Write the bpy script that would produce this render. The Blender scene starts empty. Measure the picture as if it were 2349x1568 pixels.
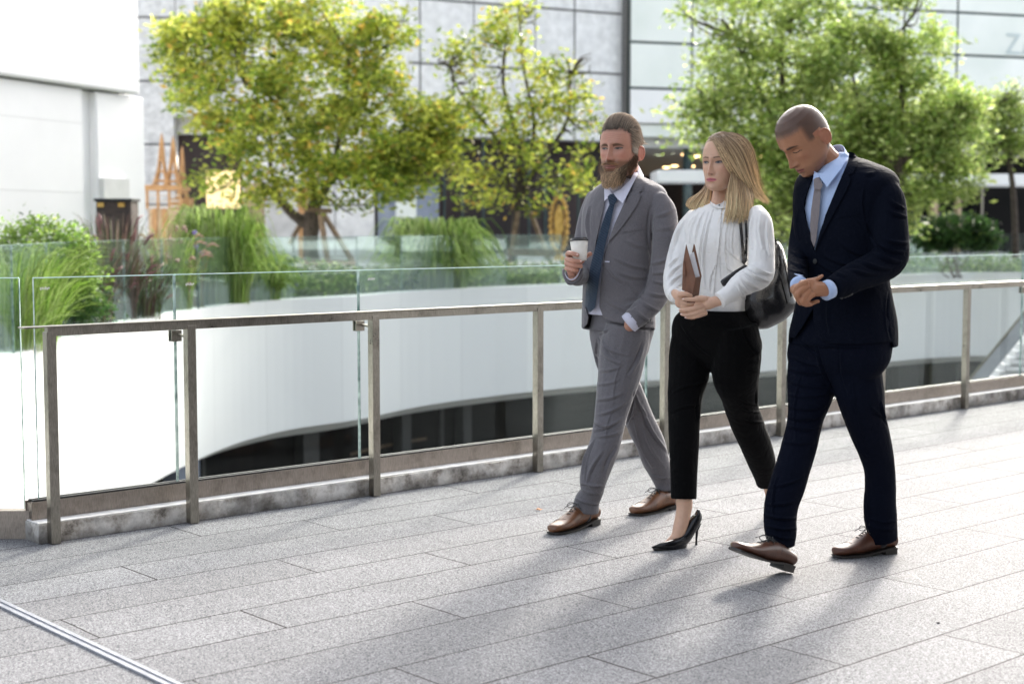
import bpy, bmesh, math, random
import numpy as np
from mathutils import Vector, Matrix
from mathutils.bvhtree import BVHTree
rng = np.random.default_rng(7); random.seed(7)
C = bpy.context.scene.collection
# ---------------------------------------------------------------- camera model (layout is measured in a 2349 x 1568 frame)
F = 3393.0; CX = 1174.5; CY = 784.0; HC = 1.36
PITCH = math.atan(265 / F)
CAM = np.array([0, 0, HC])
def P(x, y, Y):
    dx = (x - CX) / F; dy = -(y - CY) / F
    d = np.array([dx, math.cos(PITCH) + math.sin(PITCH) * dy, -math.sin(PITCH) + math.cos(PITCH) * dy])
    return CAM + d * (Y / d[1])
def G(x, y, z=0.0):
    dx = (x - CX) / F; dy = -(y - CY) / F
    d = np.array([dx, math.cos(PITCH) + math.sin(PITCH) * dy, -math.sin(PITCH) + math.cos(PITCH) * dy])
    return CAM + d * ((z - HC) / d[2])
def proj(V):
    q = V - CAM
    fw = q[:, 1] * math.cos(PITCH) - q[:, 2] * math.sin(PITCH)
    up = q[:, 1] * math.sin(PITCH) + q[:, 2] * math.cos(PITCH)
    return np.stack([CX + F * q[:, 0] / fw, CY - F * up / fw], 1)
class Z:                                   # a zoomed view of the frame: origin and scale
    def __init__(s, ox, oy, sc): s.ox, s.oy, s.sc = ox, oy, sc
    def xy(s, x, y): return s.ox + s.sc * x, s.oy + s.sc * y
    def P(s, x, y, Y): return P(s.ox + s.sc * x, s.oy + s.sc * y, Y)
    def G(s, x, y, z=0.0): return G(s.ox + s.sc * x, s.oy + s.sc * y, z)
    def r(s, r, Y): return r * s.sc * Y / F
    def inv(s, xy): return (xy - np.array([s.ox, s.oy])) / s.sc
z0 = Z(0, 0, 1)
z1 = Z(1229.6, 220.2, .3627); z2 = Z(1229.6, 734.1, .3512); z3 = Z(1486.5, 275.3, .3277); z4 = Z(1468.2, 697.4, .3864)
z5 = Z(1743.4, 220.2, .3745); z6 = Z(1651.7, 734.1, .3979); z7 = Z(1275.5, 523, .0878); z8 = Z(1523.2, 633.1, .0819)
z9 = Z(1789.4, 605.6, .0819); z10 = Z(1587.5, 293.6, .1463); z11 = Z(1358, 247.8, .1346); z12 = Z(1761.8, 229.4, .1463)
# ---------------------------------------------------------------- materials
def new_mat(name):
    m = bpy.data.materials.new(name); m.use_nodes = True
    nt = m.node_tree; b = nt.nodes['Principled BSDF']
    return m, nt, b
def N(nt, t, **kw):
    n = nt.nodes.new(t)
    for k, v in kw.items():
        if k in n.inputs: n.inputs[k].default_value = v
        else: setattr(n, k, v)
    return n
def L(nt, a, b): nt.links.new(a, b)
def ramp(nt, fac, stops):
    r = nt.nodes.new('ShaderNodeValToRGB'); e = r.color_ramp.elements
    while len(e) < len(stops): e.new(.5)
    for i, (p, c) in enumerate(stops):
        e[i].position = p; e[i].color = (c[0], c[1], c[2], 1) if hasattr(c, '__len__') else (c, c, c, 1)
    L(nt, fac, r.inputs[0]); return r.outputs[0]
def bump(nt, b, h, strength=.2, dist=.01):
    n = nt.nodes.new('ShaderNodeBump'); n.inputs['Strength'].default_value = strength; n.inputs['Distance'].default_value = dist
    L(nt, h, n.inputs['Height']); L(nt, n.outputs[0], b.inputs['Normal'])
def noisy(name, c1, c2, scale=8, rough=.6, bs=.15, bd=.01, metal=0, detail=6, bscale=None, spec=.5, sheen=0, stretch=None, p=(.3, .7)):
    m, nt, b = new_mat(name)
    tc = N(nt, 'ShaderNodeTexCoord'); src = tc.outputs['Object']
    if stretch:
        mp = N(nt, 'ShaderNodeMapping'); mp.inputs['Scale'].default_value = stretch; L(nt, src, mp.inputs[0]); src = mp.outputs[0]
    n = N(nt, 'ShaderNodeTexNoise', Scale=scale, Detail=detail); L(nt, src, n.inputs['Vector'])
    L(nt, ramp(nt, n.outputs['Fac'], [(p[0], c1), (p[1], c2)]), b.inputs['Base Color'])
    b.inputs['Roughness'].default_value = rough; b.inputs['Metallic'].default_value = metal
    b.inputs['Specular IOR Level'].default_value = spec
    if sheen: b.inputs['Sheen Weight'].default_value = sheen; b.inputs['Sheen Roughness'].default_value = .5
    if bs:
        n2 = N(nt, 'ShaderNodeTexNoise', Scale=bscale or scale * 4, Detail=4); L(nt, src, n2.inputs['Vector'])
        bump(nt, b, n2.outputs['Fac'], bs, bd)
    return m
def attr_mat(name, rough=.6, spec=.4, trans=0.0, bs=0, bscale=300, sub=0.0, var=.15):
    m, nt, b = new_mat(name)
    a = N(nt, 'ShaderNodeAttribute', attribute_name='col')
    src = a.outputs['Color']
    if var:
        tc = N(nt, 'ShaderNodeTexCoord'); n = N(nt, 'ShaderNodeTexNoise', Scale=60, Detail=5); L(nt, tc.outputs['Object'], n.inputs['Vector'])
        mr = N(nt, 'ShaderNodeMapRange'); mr.inputs['To Min'].default_value = 1 - var; mr.inputs['To Max'].default_value = 1 + var
        L(nt, n.outputs['Fac'], mr.inputs[0])
        mx = N(nt, 'ShaderNodeVectorMath', operation='SCALE'); L(nt, src, mx.inputs[0]); L(nt, mr.outputs[0], mx.inputs['Scale']); src = mx.outputs[0]
    L(nt, src, b.inputs['Base Color'])
    b.inputs['Roughness'].default_value = rough; b.inputs['Specular IOR Level'].default_value = spec
    if sub: b.inputs['Subsurface Weight'].default_value = sub; b.inputs['Subsurface Radius'].default_value = (.012, .004, .002); b.inputs['Subsurface Scale'].default_value = 1
    if bs:
        tc = N(nt, 'ShaderNodeTexCoord'); n = N(nt, 'ShaderNodeTexNoise', Scale=bscale, Detail=3); L(nt, tc.outputs['Object'], n.inputs['Vector']); bump(nt, b, n.outputs['Fac'], bs, .002)
    if trans:
        t = N(nt, 'ShaderNodeBsdfTranslucent'); L(nt, src, t.inputs['Color'])
        mx = N(nt, 'ShaderNodeMixShader'); mx.inputs[0].default_value = trans
        L(nt, b.outputs[0], mx.inputs[1]); L(nt, t.outputs[0], mx.inputs[2]); L(nt, mx.outputs[0], nt.nodes['Material Output'].inputs[0])
    return m
def emis(name, col, s):
    m, nt, b = new_mat(name); b.inputs['Base Color'].default_value = (*col, 1)
    b.inputs['Emission Color'].default_value = (*col, 1); b.inputs['Emission Strength'].default_value = s
    return m
# ---------------------------------------------------------------- object helpers
def tag(o, label=None, cat=None, group=None, kind=None):
    if label: o['label'] = label
    if cat: o['category'] = cat
    if group: o['group'] = group
    if kind: o['kind'] = kind
    return o
def empty(name, loc, label=None, cat=None, group=None):
    o = bpy.data.objects.new(name, None); C.objects.link(o); o.location = [float(c) for c in loc]; o.empty_display_size = .1
    return tag(o, label, cat, group)
def mk(name, V, Fc, mat, parent=None, smooth=True, col=None):
    me = bpy.data.meshes.new(name)
    V = np.asarray(V, dtype=float)
    if isinstance(Fc, np.ndarray):
        n, k = Fc.shape
        me.vertices.add(len(V)); me.vertices.foreach_set('co', V.ravel())
        me.loops.add(n * k); me.loops.foreach_set('vertex_index', Fc.ravel().astype(np.int32))
        me.polygons.add(n); me.polygons.foreach_set('loop_start', np.arange(0, n * k, k, dtype=np.int32))
        me.update(calc_edges=True)
    else:
        me.from_pydata([tuple(v) for v in V], [], [tuple(int(i) for i in f) for f in Fc]); me.update()
    if smooth: me.polygons.foreach_set('use_smooth', np.ones(len(me.polygons), dtype=bool))
    if col is not None:
        at = me.color_attributes.new('col', 'FLOAT_COLOR', 'POINT')
        c = np.ones((len(V), 4)); c[:, :3] = col; at.data.foreach_set('color', c.ravel())
    me.validate()
    me.materials.append(mat)
    o = bpy.data.objects.new(name, me); C.objects.link(o)
    if parent is not None:
        o.parent = parent
        o.matrix_parent_inverse = Matrix.Translation(parent.location).inverted()
    return o
class MB:                                  # mesh builder: collects shapes into one mesh
    def __init__(s): s.V = []; s.F = []; s.n = 0
    def add(s, V, Fc):
        s.V.append(np.asarray(V, dtype=float)); s.F += [tuple(int(i) + s.n for i in f) for f in Fc]; s.n += len(V); return s
    def box(s, a, b):
        x0, y0, z0_ = a; x1, y1, z1_ = b
        return s.add([(x0, y0, z0_), (x1, y0, z0_), (x1, y1, z0_), (x0, y1, z0_), (x0, y0, z1_), (x1, y0, z1_), (x1, y1, z1_), (x0, y1, z1_)], BOXF)
    def obox(s, c, u, v, w):               # centre + three half-axis vectors
        c, u, v, w = map(np.array, (c, u, v, w)); pts = []
        for dz in (-1, 1):
            for a, b in ((-1, -1), (1, -1), (1, 1), (-1, 1)): pts.append(c + a * u + b * v + dz * w)
        return s.add(pts, BOXF)
    def bar(s, a, b, w, h=None, up=(0, 0, 1)):
        a = np.array(a, float); b = np.array(b, float); d = b - a; l = np.linalg.norm(d); d = d / l; up = np.array(up, float)
        if abs(d @ up) > .95: up = np.array([0, 1., 0])
        sd = np.cross(d, up); sd /= np.linalg.norm(sd); u2 = np.cross(sd, d); h = h or w
        return s.obox((a + b) / 2, d * l / 2, sd * w / 2, u2 * h / 2)
    def tube(s, pts, rad, n=10):
        V, Fc = tube(pts, rad, n); return s.add(V, Fc)
    def prism(s, poly, z0_, z1_):
        n = len(poly); V = [(p[0], p[1], z0_) for p in poly] + [(p[0], p[1], z1_) for p in poly]
        return s.add(V, [tuple(range(n))[::-1], tuple(range(n, 2 * n))] + [(i, (i + 1) % n, n + (i + 1) % n, n + i) for i in range(n)])
    def quad(s, *p): return s.add(p, [tuple(range(len(p)))])
    def build(s, name, mat, parent=None, smooth=False): return mk(name, np.concatenate(s.V), s.F, mat, parent, smooth)
BOXF = [(0, 3, 2, 1), (4, 5, 6, 7), (0, 1, 5, 4), (1, 2, 6, 5), (2, 3, 7, 6), (3, 0, 4, 7)]
def bevel(o, w=.004, seg=2):
    m = o.modifiers.new('bevel', 'BEVEL'); m.width = w; m.segments = seg; m.limit_method = 'ANGLE'; m.angle_limit = .6; return o
def spline(pts, n):
    pts = np.asarray(pts, float); k = len(pts)
    if k == 2:
        t = np.linspace(0, 1, n)[:, None]; return pts[0] * (1 - t) + pts[1] * t
    ext = np.vstack([2 * pts[0] - pts[1], pts, 2 * pts[-1] - pts[-2]])
    t = np.linspace(0, k - 1 - 1e-9, n); i = t.astype(int); f = (t - i)[:, None]
    p0, p1, p2, p3 = ext[i], ext[i + 1], ext[i + 2], ext[i + 3]
    return .5 * ((2 * p1) + (-p0 + p2) * f + (2 * p0 - 5 * p1 + 4 * p2 - p3) * f ** 2 + (-p0 + 3 * p1 - 3 * p2 + p3) * f ** 3)
def loft(rings, caps=True):
    k = len(rings); n = len(rings[0]); V = np.concatenate(rings); Fc = []
    for i in range(k - 1):
        for j in range(n):
            a = i * n + j; b = i * n + (j + 1) % n; Fc.append((a, b, b + n, a + n))
    if caps: Fc.append(tuple(range(n))[::-1]); Fc.append(tuple((k - 1) * n + j for j in range(n)))
    return V, Fc
def tube(pts, rad, n=12, caps=True):
    pts = np.asarray(pts, float); k = len(pts); rad = np.ones(k) * rad if np.isscalar(rad) else np.asarray(rad, float)
    T = np.gradient(pts, axis=0); T /= np.linalg.norm(T, axis=1)[:, None] + 1e-12
    up = np.array([0, 0, 1.]) if abs(T[0][2]) < .9 else np.array([0, 1., 0])
    s = np.cross(T[0], up); s /= np.linalg.norm(s); rings = []; a = np.linspace(0, 2 * math.pi, n, endpoint=False)
    for i in range(k):
        s = s - T[i] * (s @ T[i]); s /= np.linalg.norm(s) + 1e-12; u = np.cross(T[i], s)
        rings.append(pts[i] + rad[i] * (np.cos(a)[:, None] * s + np.sin(a)[:, None] * u))
    return loft(rings, caps)
def blob_tube(pts, rad, n=16, m=24, round_ends=True):     # tube with rounded ends, spline resampled
    q = spline(np.column_stack([pts, rad]), m); pts, rad = q[:, :3], np.maximum(q[:, 3], 1e-4)
    if round_ends == 'start':
        d0 = pts[0] - pts[1]; d0 /= np.linalg.norm(d0); A = []; R = []
        for t in (.97, .8, .5, .25): A.append(pts[0] + d0 * rad[0] * t * .9); R.append(rad[0] * math.sqrt(1 - t * t))
        pts = np.vstack([A, pts]); rad = np.concatenate([R, rad])
    elif round_ends:
        d0 = pts[0] - pts[1]; d0 /= np.linalg.norm(d0); d1 = pts[-1] - pts[-2]; d1 /= np.linalg.norm(d1)
        A = []; R = []
        for t in (.97, .8, .5, .25): A.append(pts[0] + d0 * rad[0] * t * .9); R.append(rad[0] * math.sqrt(1 - t * t))
        B = []; S = []
        for t in (.25, .5, .8, .97): B.append(pts[-1] + d1 * rad[-1] * t * .9); S.append(rad[-1] * math.sqrt(1 - t * t))
        pts = np.vstack([A, pts, B]); rad = np.concatenate([R, rad, S])
    return tube(pts, rad, n)
def ellipsoid(c, ax, R=None, n=20, m=14):
    th = np.linspace(.02, math.pi - .02, m); ph = np.linspace(0, 2 * math.pi, n, endpoint=False); rings = []
    R = np.eye(3) if R is None else R
    for t in th:
        q = np.stack([ax[0] * math.sin(t) * np.cos(ph), ax[1] * math.sin(t) * np.sin(ph), np.ones(n) * ax[2] * math.cos(t)], 1)
        rings.append(np.array(c) + q @ R.T)
    return loft(rings)
def limb(z, pts, n=18, m=26, mul=1.0, ends=True):          # (zx, zy, r, Y) list
    p = [z.P(a[0], a[1], a[3]) for a in pts]; r = [z.r(a[2], a[3]) * mul for a in pts]
    return blob_tube(p, r, n, m, ends)
def frame_yaw(yaw):
    a = math.radians(yaw); f = np.array([-math.sin(a), -math.cos(a), 0]); l = np.array([math.cos(a), -math.sin(a), 0]); return l, f
def torso(z, levels, yaw, shrink=0.0, n=40, p=2.3, m=40):  # levels: (xl, xr, zy, Y, k)
    l, f = frame_yaw(yaw); a_ = math.radians(yaw)
    lv = spline(np.array(levels, float), m); rings = []; t = np.linspace(0, 2 * math.pi, n, endpoint=False)
    ct = np.sign(np.cos(t)) * np.abs(np.cos(t)) ** (2 / p); stt = np.sign(np.sin(t)) * np.abs(np.sin(t)) ** (2 / p)
    for xl, xr, y, Y, k in lv:
        c = z.P((xl + xr) / 2, y, Y); hw = max(z.r((xr - xl) / 2, Y) - shrink, .01); a = hw / float(np.abs(ct * math.cos(a_) - stt * k * math.sin(a_)).max()); b = a * k
        rings.append(c + np.outer(ct * a, l) + np.outer(stt * b, f))
    return loft(rings)
def remesh(parts, voxel=.005, smooth=3, fac=.5):
    mb = MB()
    for V, Fc in parts: mb.add(V, Fc)
    me = bpy.data.meshes.new('tmp'); me.from_pydata([tuple(v) for v in np.concatenate(mb.V)], [], mb.F); me.update()
    bm = bmesh.new(); bm.from_mesh(me)
    bm.to_mesh(me); bm.free()
    o = bpy.data.objects.new('tmp', me); C.objects.link(o)
    r = o.modifiers.new('r', 'REMESH'); r.mode = 'VOXEL'; r.voxel_size = voxel; r.adaptivity = 0
    if smooth: s = o.modifiers.new('s', 'SMOOTH'); s.factor = fac; s.iterations = smooth
    dg = bpy.context.evaluated_depsgraph_get(); ev = o.evaluated_get(dg); m2 = ev.to_mesh()
    V = np.empty(len(m2.vertices) * 3); m2.vertices.foreach_get('co', V); V = V.reshape(-1, 3)
    nl = len(m2.loops); li = np.empty(nl, dtype=np.int32); m2.loops.foreach_get('vertex_index', li); Fc = li.reshape(-1, 4)
    ev.to_mesh_clear(); bpy.data.objects.remove(o); bpy.data.meshes.remove(me)
    return V, Fc.copy()
def normals(V, Fc):
    a = V[Fc[:, 2]] - V[Fc[:, 0]]; b = V[Fc[:, 3]] - V[Fc[:, 1]]; fn = np.cross(a, b); Nn = np.zeros_like(V)
    for k in range(4): np.add.at(Nn, Fc[:, k], fn)
    return Nn / (np.linalg.norm(Nn, axis=1)[:, None] + 1e-12)
def folds(V, Fc, z, strokes, amp=1.0):     # creases in cloth: (x0, y0, x1, y1, width, height mm)
    Nn = normals(V, Fc); q = z.inv(proj(V)); view = CAM - V; view /= np.linalg.norm(view, axis=1)[:, None]
    face = np.clip((Nn * view).sum(1) * 2, 0, 1); D = np.zeros(len(V))
    for x0, y0, x1, y1, w, h in strokes:
        a = np.array([x0, y0], float); d = np.array([x1 - x0, y1 - y0], float); l2 = d @ d; t = np.clip(((q - a) @ d) / l2, 0, 1)
        bow = np.array([-d[1], d[0]]) * .06; c = a + t[:, None] * d + np.sin(t * math.pi)[:, None] * bow
        dist = np.linalg.norm(q - c, axis=1); sgn = np.sign((q[:, 1] - c[:, 1]) + .01)
        s = dist * sgn
        w = w * .5; D += h * .0022 * (np.exp(-(s / w) ** 2) - .7 * np.exp(-((s - 1.5 * w) / w) ** 2)) * (.25 + .75 * np.sin(np.clip(t, .02, .98) * math.pi))
    return V + Nn * (D * face * amp)[:, None]
def wob(V, Fc, amp, freqs, seed=0, stretch=(1, 1, 1)):     # soft irregularity of hanging cloth
    r = np.random.default_rng(seed); Nn = normals(V, Fc); Q = V * np.array(stretch); D = np.zeros(len(V))
    for f in freqs:
        for _ in range(5):
            k = r.normal(size=3); k /= np.linalg.norm(k); wv = (Q + .03 * np.sin(Q[:, [1, 2, 0]] * f * .7 + r.random() * 6)) @ k
            D += np.sin(wv * f + r.random() * 6.28) * (freqs[0] / f) ** .8
    return V + Nn * (D * amp / 5)[:, None]
def inpoly(q, poly):
    poly = np.asarray(poly, float); inside = np.zeros(len(q), bool); j = len(poly) - 1
    for i in range(len(poly)):
        xi, yi = poly[i]; xj, yj = poly[j]
        c = ((yi > q[:, 1]) != (yj > q[:, 1])) & (q[:, 0] < (xj - xi) * (q[:, 1] - yi) / (yj - yi + 1e-12) + xi)
        inside ^= c; j = i
    return inside
def cut(V, Fc, z, poly, yaw_face=True):    # open a garment inside a polygon on its front, edge snapped to the outline
    Nn = normals(V, Fc); q = z.inv(proj(V)); view = CAM - V; vd = (Nn * view).sum(1) > 0
    ins = inpoly(q, poly) & vd
    keep = ~(ins[Fc].sum(1) >= 2)
    F2 = Fc[keep]
    used = np.zeros(len(V), bool); used[F2.ravel()] = True
    rem = np.zeros(len(V), bool); rem[Fc[~keep].ravel()] = True
    bd = np.where(used & rem)[0]
    pl = np.asarray(poly, float); A = pl; B = np.roll(pl, -1, 0)
    for i in bd:
        p = q[i]; d = B - A; t = np.clip(((p - A) * d).sum(1) / ((d * d).sum(1) + 1e-9), 0, 1); c = A + t[:, None] * d
        dd = np.linalg.norm(c - p, axis=1); k = dd.argmin()
        if dd[k] * z.sc < 7:
            n = c[k]; V[i] = z.P(n[0], n[1], V[i][1])
    idx = -np.ones(len(V), int); idx[used] = np.arange(used.sum())
    return V[used], idx[F2]
def bvh(V, Fc): return BVHTree.FromPolygons([tuple(v) for v in V], [tuple(int(i) for i in f) for f in Fc])
def smooth_poly(poly, n=6):
    poly = np.array(poly, float); return poly
def drape(z, poly, tree, off=.004, thick=.003, step=10, fallY=None, curve=False, lift=None):
    """cloth or leather piece laid on a surface: its outline is cut finely, dropped on the surface, given thickness"""
    if curve:
        pl = np.array(poly, float); k = len(pl); ext = np.vstack([pl, pl[:3]]); out = []
        for i in range(k):
            p0, p1, p2, p3 = pl[i - 1], pl[i], pl[(i + 1) % k], pl[(i + 2) % k]
            for t in (0, .25, .5, .75): out.append(.5 * (2 * p1 + (p2 - p0) * t + (2 * p0 - 5 * p1 + 4 * p2 - p3) * t * t + (-p0 + 3 * p1 - 3 * p2 + p3) * t ** 3))
        poly = out
    bm = bmesh.new(); vs = [bm.verts.new((p[0], p[1], 0)) for p in poly]; bm.faces.new(vs)
    xs = [p[0] for p in poly]; ys = [p[1] for p in poly]
    for ax, lo, hi in ((0, min(xs), max(xs)), (1, min(ys), max(ys))):
        c = lo + step
        while c < hi - step * .3:
            co = [0, 0, 0]; co[ax] = c; no = [0, 0, 0]; no[ax] = 1
            bmesh.ops.bisect_plane(bm, geom=bm.verts[:] + bm.edges[:] + bm.faces[:], plane_co=co, plane_no=no, dist=1e-4); c += step
    bmesh.ops.triangulate(bm, faces=bm.faces[:]); bm.verts.ensure_lookup_table()
    q = [(v.co.x, v.co.y) for v in bm.verts]; tris = [tuple(v.index for v in f.verts) for f in bm.faces]; bm.free()
    n = len(q); A = np.zeros((n, 3)); ok = np.zeros(n, bool); dirs = np.zeros((n, 3)); q = np.array(q)
    for i, (x, y) in enumerate(q):
        p = z.P(x, y, 5.0); d = p - CAM; d /= np.linalg.norm(d); dirs[i] = d
        h = tree.ray_cast(Vector(CAM), Vector(d), 60)
        if h[0] is not None:
            A[i] = h[0]; ok[i] = True
            nn = np.array(h[1]); nn = nn if nn @ d < 0 else -nn
            A[i] += nn * off * .5 - d * off * .5
    if not ok.all():
        gi = np.where(ok)[0]
        for i in np.where(~ok)[0]:
            if len(gi): k = gi[((q[gi] - q[i]) ** 2).sum(1).argmin()]; Yk = A[k][1]
            else: Yk = fallY
            A[i] = z.P(q[i][0], q[i][1], Yk)
    if lift is not None: A -= dirs * np.array([lift(x, y) for x, y in q])[:, None]
    B = A - dirs * thick
    # orientation
    a, b, c = tris[0]; flip = np.cross(B[b] - B[a], B[c] - B[a]) @ dirs[a] > 0
    edges = {}
    for t in tris:
        for k in range(3):
            e = (t[k], t[(k + 1) % 3]); edges[e] = 1
    Fc = []
    for t in tris:
        f = t if not flip else t[::-1]
        Fc.append(tuple(i + n for i in f)); Fc.append(f[::-1])
    for (i, j) in edges:
        if (j, i) not in edges:
            Fc.append((i, j, j + n, i + n) if not flip else (j, i, i + n, j + n))
    return np.vstack([A, B]), Fc
def strands(paths, rad, cols, n=3, tip=.25):   # paths (s, k, 3); cols (s, k, 3)
    S, K, _ = paths.shape; T = np.gradient(paths, axis=1); T /= np.linalg.norm(T, axis=2)[..., None] + 1e-9
    ref = np.array([.3, -.9, .2]); s = np.cross(T, ref); s /= np.linalg.norm(s, axis=2)[..., None] + 1e-9; u = np.cross(T, s)
    r = (np.ones(S) * rad)[:, None] * np.interp(np.linspace(0, 1, K), [0, .1, .6, 1], [.5, 1, .9, tip])[None]
    V = np.zeros((S, K, n, 3))
    for j in range(n):
        a = 2 * math.pi * j / n; V[:, :, j] = paths + r[..., None] * (math.cos(a) * s + math.sin(a) * u)
    base = (np.arange(S) * K * n)[:, None, None]; ring = (np.arange(K - 1) * n)[None, :, None]; j = np.arange(n)[None, None]
    a = base + ring + j; b = base + ring + (j + 1) % n
    Fc = np.stack([a, b, b + n, a + n], -1).reshape(-1, 4)
    return V.reshape(-1, 3), Fc, np.repeat(cols[:, :, None, :], n, 2).reshape(-1, 3)
# ================================================================ camera, sky, sun
cd = bpy.data.cameras.new('camera'); cam = bpy.data.objects.new('camera', cd); C.objects.link(cam)
cam.location = (0, 0, HC); cam.rotation_euler = (math.pi / 2 - PITCH, 0, 0)
cd.sensor_width = 36; cd.lens = F / 2349 * 36; cd.clip_end = 800; cd.clip_start = .05
cd.dof.use_dof = True; cd.dof.focus_distance = 6.35; cd.dof.aperture_fstop = 2.6
S = bpy.context.scene; S.camera = cam
S.view_settings.view_transform = 'Standard'; S.view_settings.look = 'None'; S.view_settings.gamma = 1; S.view_settings.exposure = 1.95
SUN_DIR = Vector((.36, .93, 0)).normalized(); SUN_EL = math.radians(27)
w = bpy.data.worlds.new('World'); S.world = w; w.use_nodes = True
sk = w.node_tree.nodes.new('ShaderNodeTexSky'); sk.sky_type = 'NISHITA'; sk.sun_disc = False; sk.sun_elevation = SUN_EL
sk.sun_rotation = math.atan2(SUN_DIR.x, SUN_DIR.y); sk.air_density = 1.0; sk.dust_density = 5.0; sk.ozone_density = 1
bg = w.node_tree.nodes['Background']; bg.inputs['Strength'].default_value = .15
hs = w.node_tree.nodes.new('ShaderNodeHueSaturation'); hs.inputs['Saturation'].default_value = .42
w.node_tree.links.new(sk.outputs[0], hs.inputs['Color']); w.node_tree.links.new(hs.outputs[0], bg.inputs[0])
sd = bpy.data.lights.new('sun', 'SUN'); so = bpy.data.objects.new('sun', sd); C.objects.link(so)
sd.energy = 1.1; sd.angle = math.radians(5.0); sd.color = (1, .94, .85)
dv = -(SUN_DIR * math.cos(SUN_EL) + Vector((0, 0, math.sin(SUN_EL)))); so.rotation_euler = dv.to_track_quat('-Z', 'Y').to_euler()
so.location = (8, 20, 15)
# ================================================================ fence frame
UA = math.radians(48.6); U = np.array([math.sin(UA), math.cos(UA), 0]); Vv = np.array([-U[1], U[0], 0])
def uv(u, v, z=0.0): return U * u + Vv * v + np.array([0, 0, z])
# ================================================================ materials
def paving_mat():
    m, nt, b = new_mat('granite_paving')
    def M(op, a, c=None, d=None):
        n = nt.nodes.new('ShaderNodeMath'); n.operation = op
        for i, v in enumerate((a, c, d)):
            if v is None: continue
            if isinstance(v, (int, float)): n.inputs[i].default_value = v
            else: L(nt, v, n.inputs[i])
        return n.outputs[0]
    tc = N(nt, 'ShaderNodeTexCoord'); sx = N(nt, 'ShaderNodeSeparateXYZ'); L(nt, tc.outputs['Object'], sx.inputs[0])
    nw = N(nt, 'ShaderNodeTexNoise', Scale=9, Detail=3); L(nt, tc.outputs['Object'], nw.inputs['Vector'])
    wv = M('MULTIPLY', M('SUBTRACT', nw.outputs['Fac'], .5), .006)
    u = M('ADD', M('ADD', M('MULTIPLY', sx.outputs[0], float(U[0])), M('MULTIPLY', sx.outputs[1], float(U[1]))), wv)
    v = M('ADD', M('ADD', M('MULTIPLY', sx.outputs[0], float(Vv[0])), M('MULTIPLY', sx.outputs[1], float(Vv[1]))), wv)
    rr = M('DIVIDE', M('SUBTRACT', 5.733, v), .304); row = M('FLOOR', rr); fr = M('SUBTRACT', rr, row)
    cc = M('DIVIDE', M('SUBTRACT', M('SUBTRACT', u, .560), M('MULTIPLY', row, .5333)), 1.6); col = M('FLOOR', cc); fc = M('SUBTRACT', cc, col)
    dr = M('MULTIPLY', M('MINIMUM', fr, M('SUBTRACT', 1, fr)), .304); dc = M('MULTIPLY', M('MINIMUM', fc, M('SUBTRACT', 1, fc)), 1.6)
    dj = M('MINIMUM', dr, dc)
    cb = N(nt, 'ShaderNodeCombineXYZ'); L(nt, row, cb.inputs[0]); L(nt, col, cb.inputs[1])
    wn = N(nt, 'ShaderNodeTexWhiteNoise'); wn.noise_dimensions = '2D'; L(nt, cb.outputs[0], wn.inputs['Vector'])
    jw = M('MULTIPLY_ADD', wn.outputs['Value'], .0018, .0014)
    joint = N(nt, 'ShaderNodeMapRange'); L(nt, dj, joint.inputs[0]); L(nt, jw, joint.inputs['From Min']); L(nt, M('ADD', jw, .0016), joint.inputs['From Max'])
    # granite speckle: three sizes of grain
    n1 = N(nt, 'ShaderNodeTexVoronoi', Scale=260); L(nt, tc.outputs['Object'], n1.inputs['Vector'])
    n2 = N(nt, 'ShaderNodeTexNoise', Scale=210, Detail=5, Roughness=.75); L(nt, tc.outputs['Object'], n2.inputs['Vector'])
    n3 = N(nt, 'ShaderNodeTexNoise', Scale=2.3, Detail=5); L(nt, tc.outputs['Object'], n3.inputs['Vector'])
    n4 = N(nt, 'ShaderNodeTexNoise', Scale=95, Detail=3); L(nt, tc.outputs['Object'], n4.inputs['Vector'])
    sc_ = N(nt, 'ShaderNodeSeparateColor'); L(nt, n1.outputs['Color'], sc_.inputs[0])
    g = M('ADD', M('MULTIPLY', n2.outputs['Fac'], .75), M('MULTIPLY', sc_.outputs[0], .25))
    base = ramp(nt, g, [(.35, (.044, .044, .049)), (.44, (.150, .151, .158)), (.54, (.234, .235, .242)), (.67, (.38, .38, .385))])
    dark = ramp(nt, n4.outputs['Fac'], [(.32, .35), (.40, 1.0)])
    mx = N(nt, 'ShaderNodeMix', data_type='RGBA', blend_type='MULTIPLY'); mx.inputs[0].default_value = 1
    L(nt, base, mx.inputs[6]); L(nt, dark, mx.inputs[7])
    tint = M('MULTIPLY', M('MULTIPLY_ADD', wn.outputs['Value'], .13, .93), M('MULTIPLY_ADD', n3.outputs['Fac'], .45, .78))
    sc2 = N(nt, 'ShaderNodeVectorMath', operation='SCALE'); L(nt, mx.outputs[2], sc2.inputs[0]); L(nt, tint, sc2.inputs['Scale'])
    mj = N(nt, 'ShaderNodeMix', data_type='RGBA'); mj.inputs[6].default_value = (.018, .014, .013, 1); L(nt, joint.outputs[0], mj.inputs[0]); L(nt, sc2.outputs[0], mj.inputs[7])
    L(nt, mj.outputs[2], b.inputs['Base Color'])
    b.inputs['Specular IOR Level'].default_value = .04
    rg = M('MULTIPLY_ADD', n2.outputs['Fac'], .2, .62); L(nt, rg, b.inputs['Roughness'])
    bump(nt, b, M('ADD', M('MULTIPLY', n2.outputs['Fac'], .25), joint.outputs[0]), .35, .003)
    return m
M_pave = paving_mat()
M_plaza = noisy('pale_plaza_stone', (.50, .50, .49), (.62, .62, .60), 3, .6, .1, .01)
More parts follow.
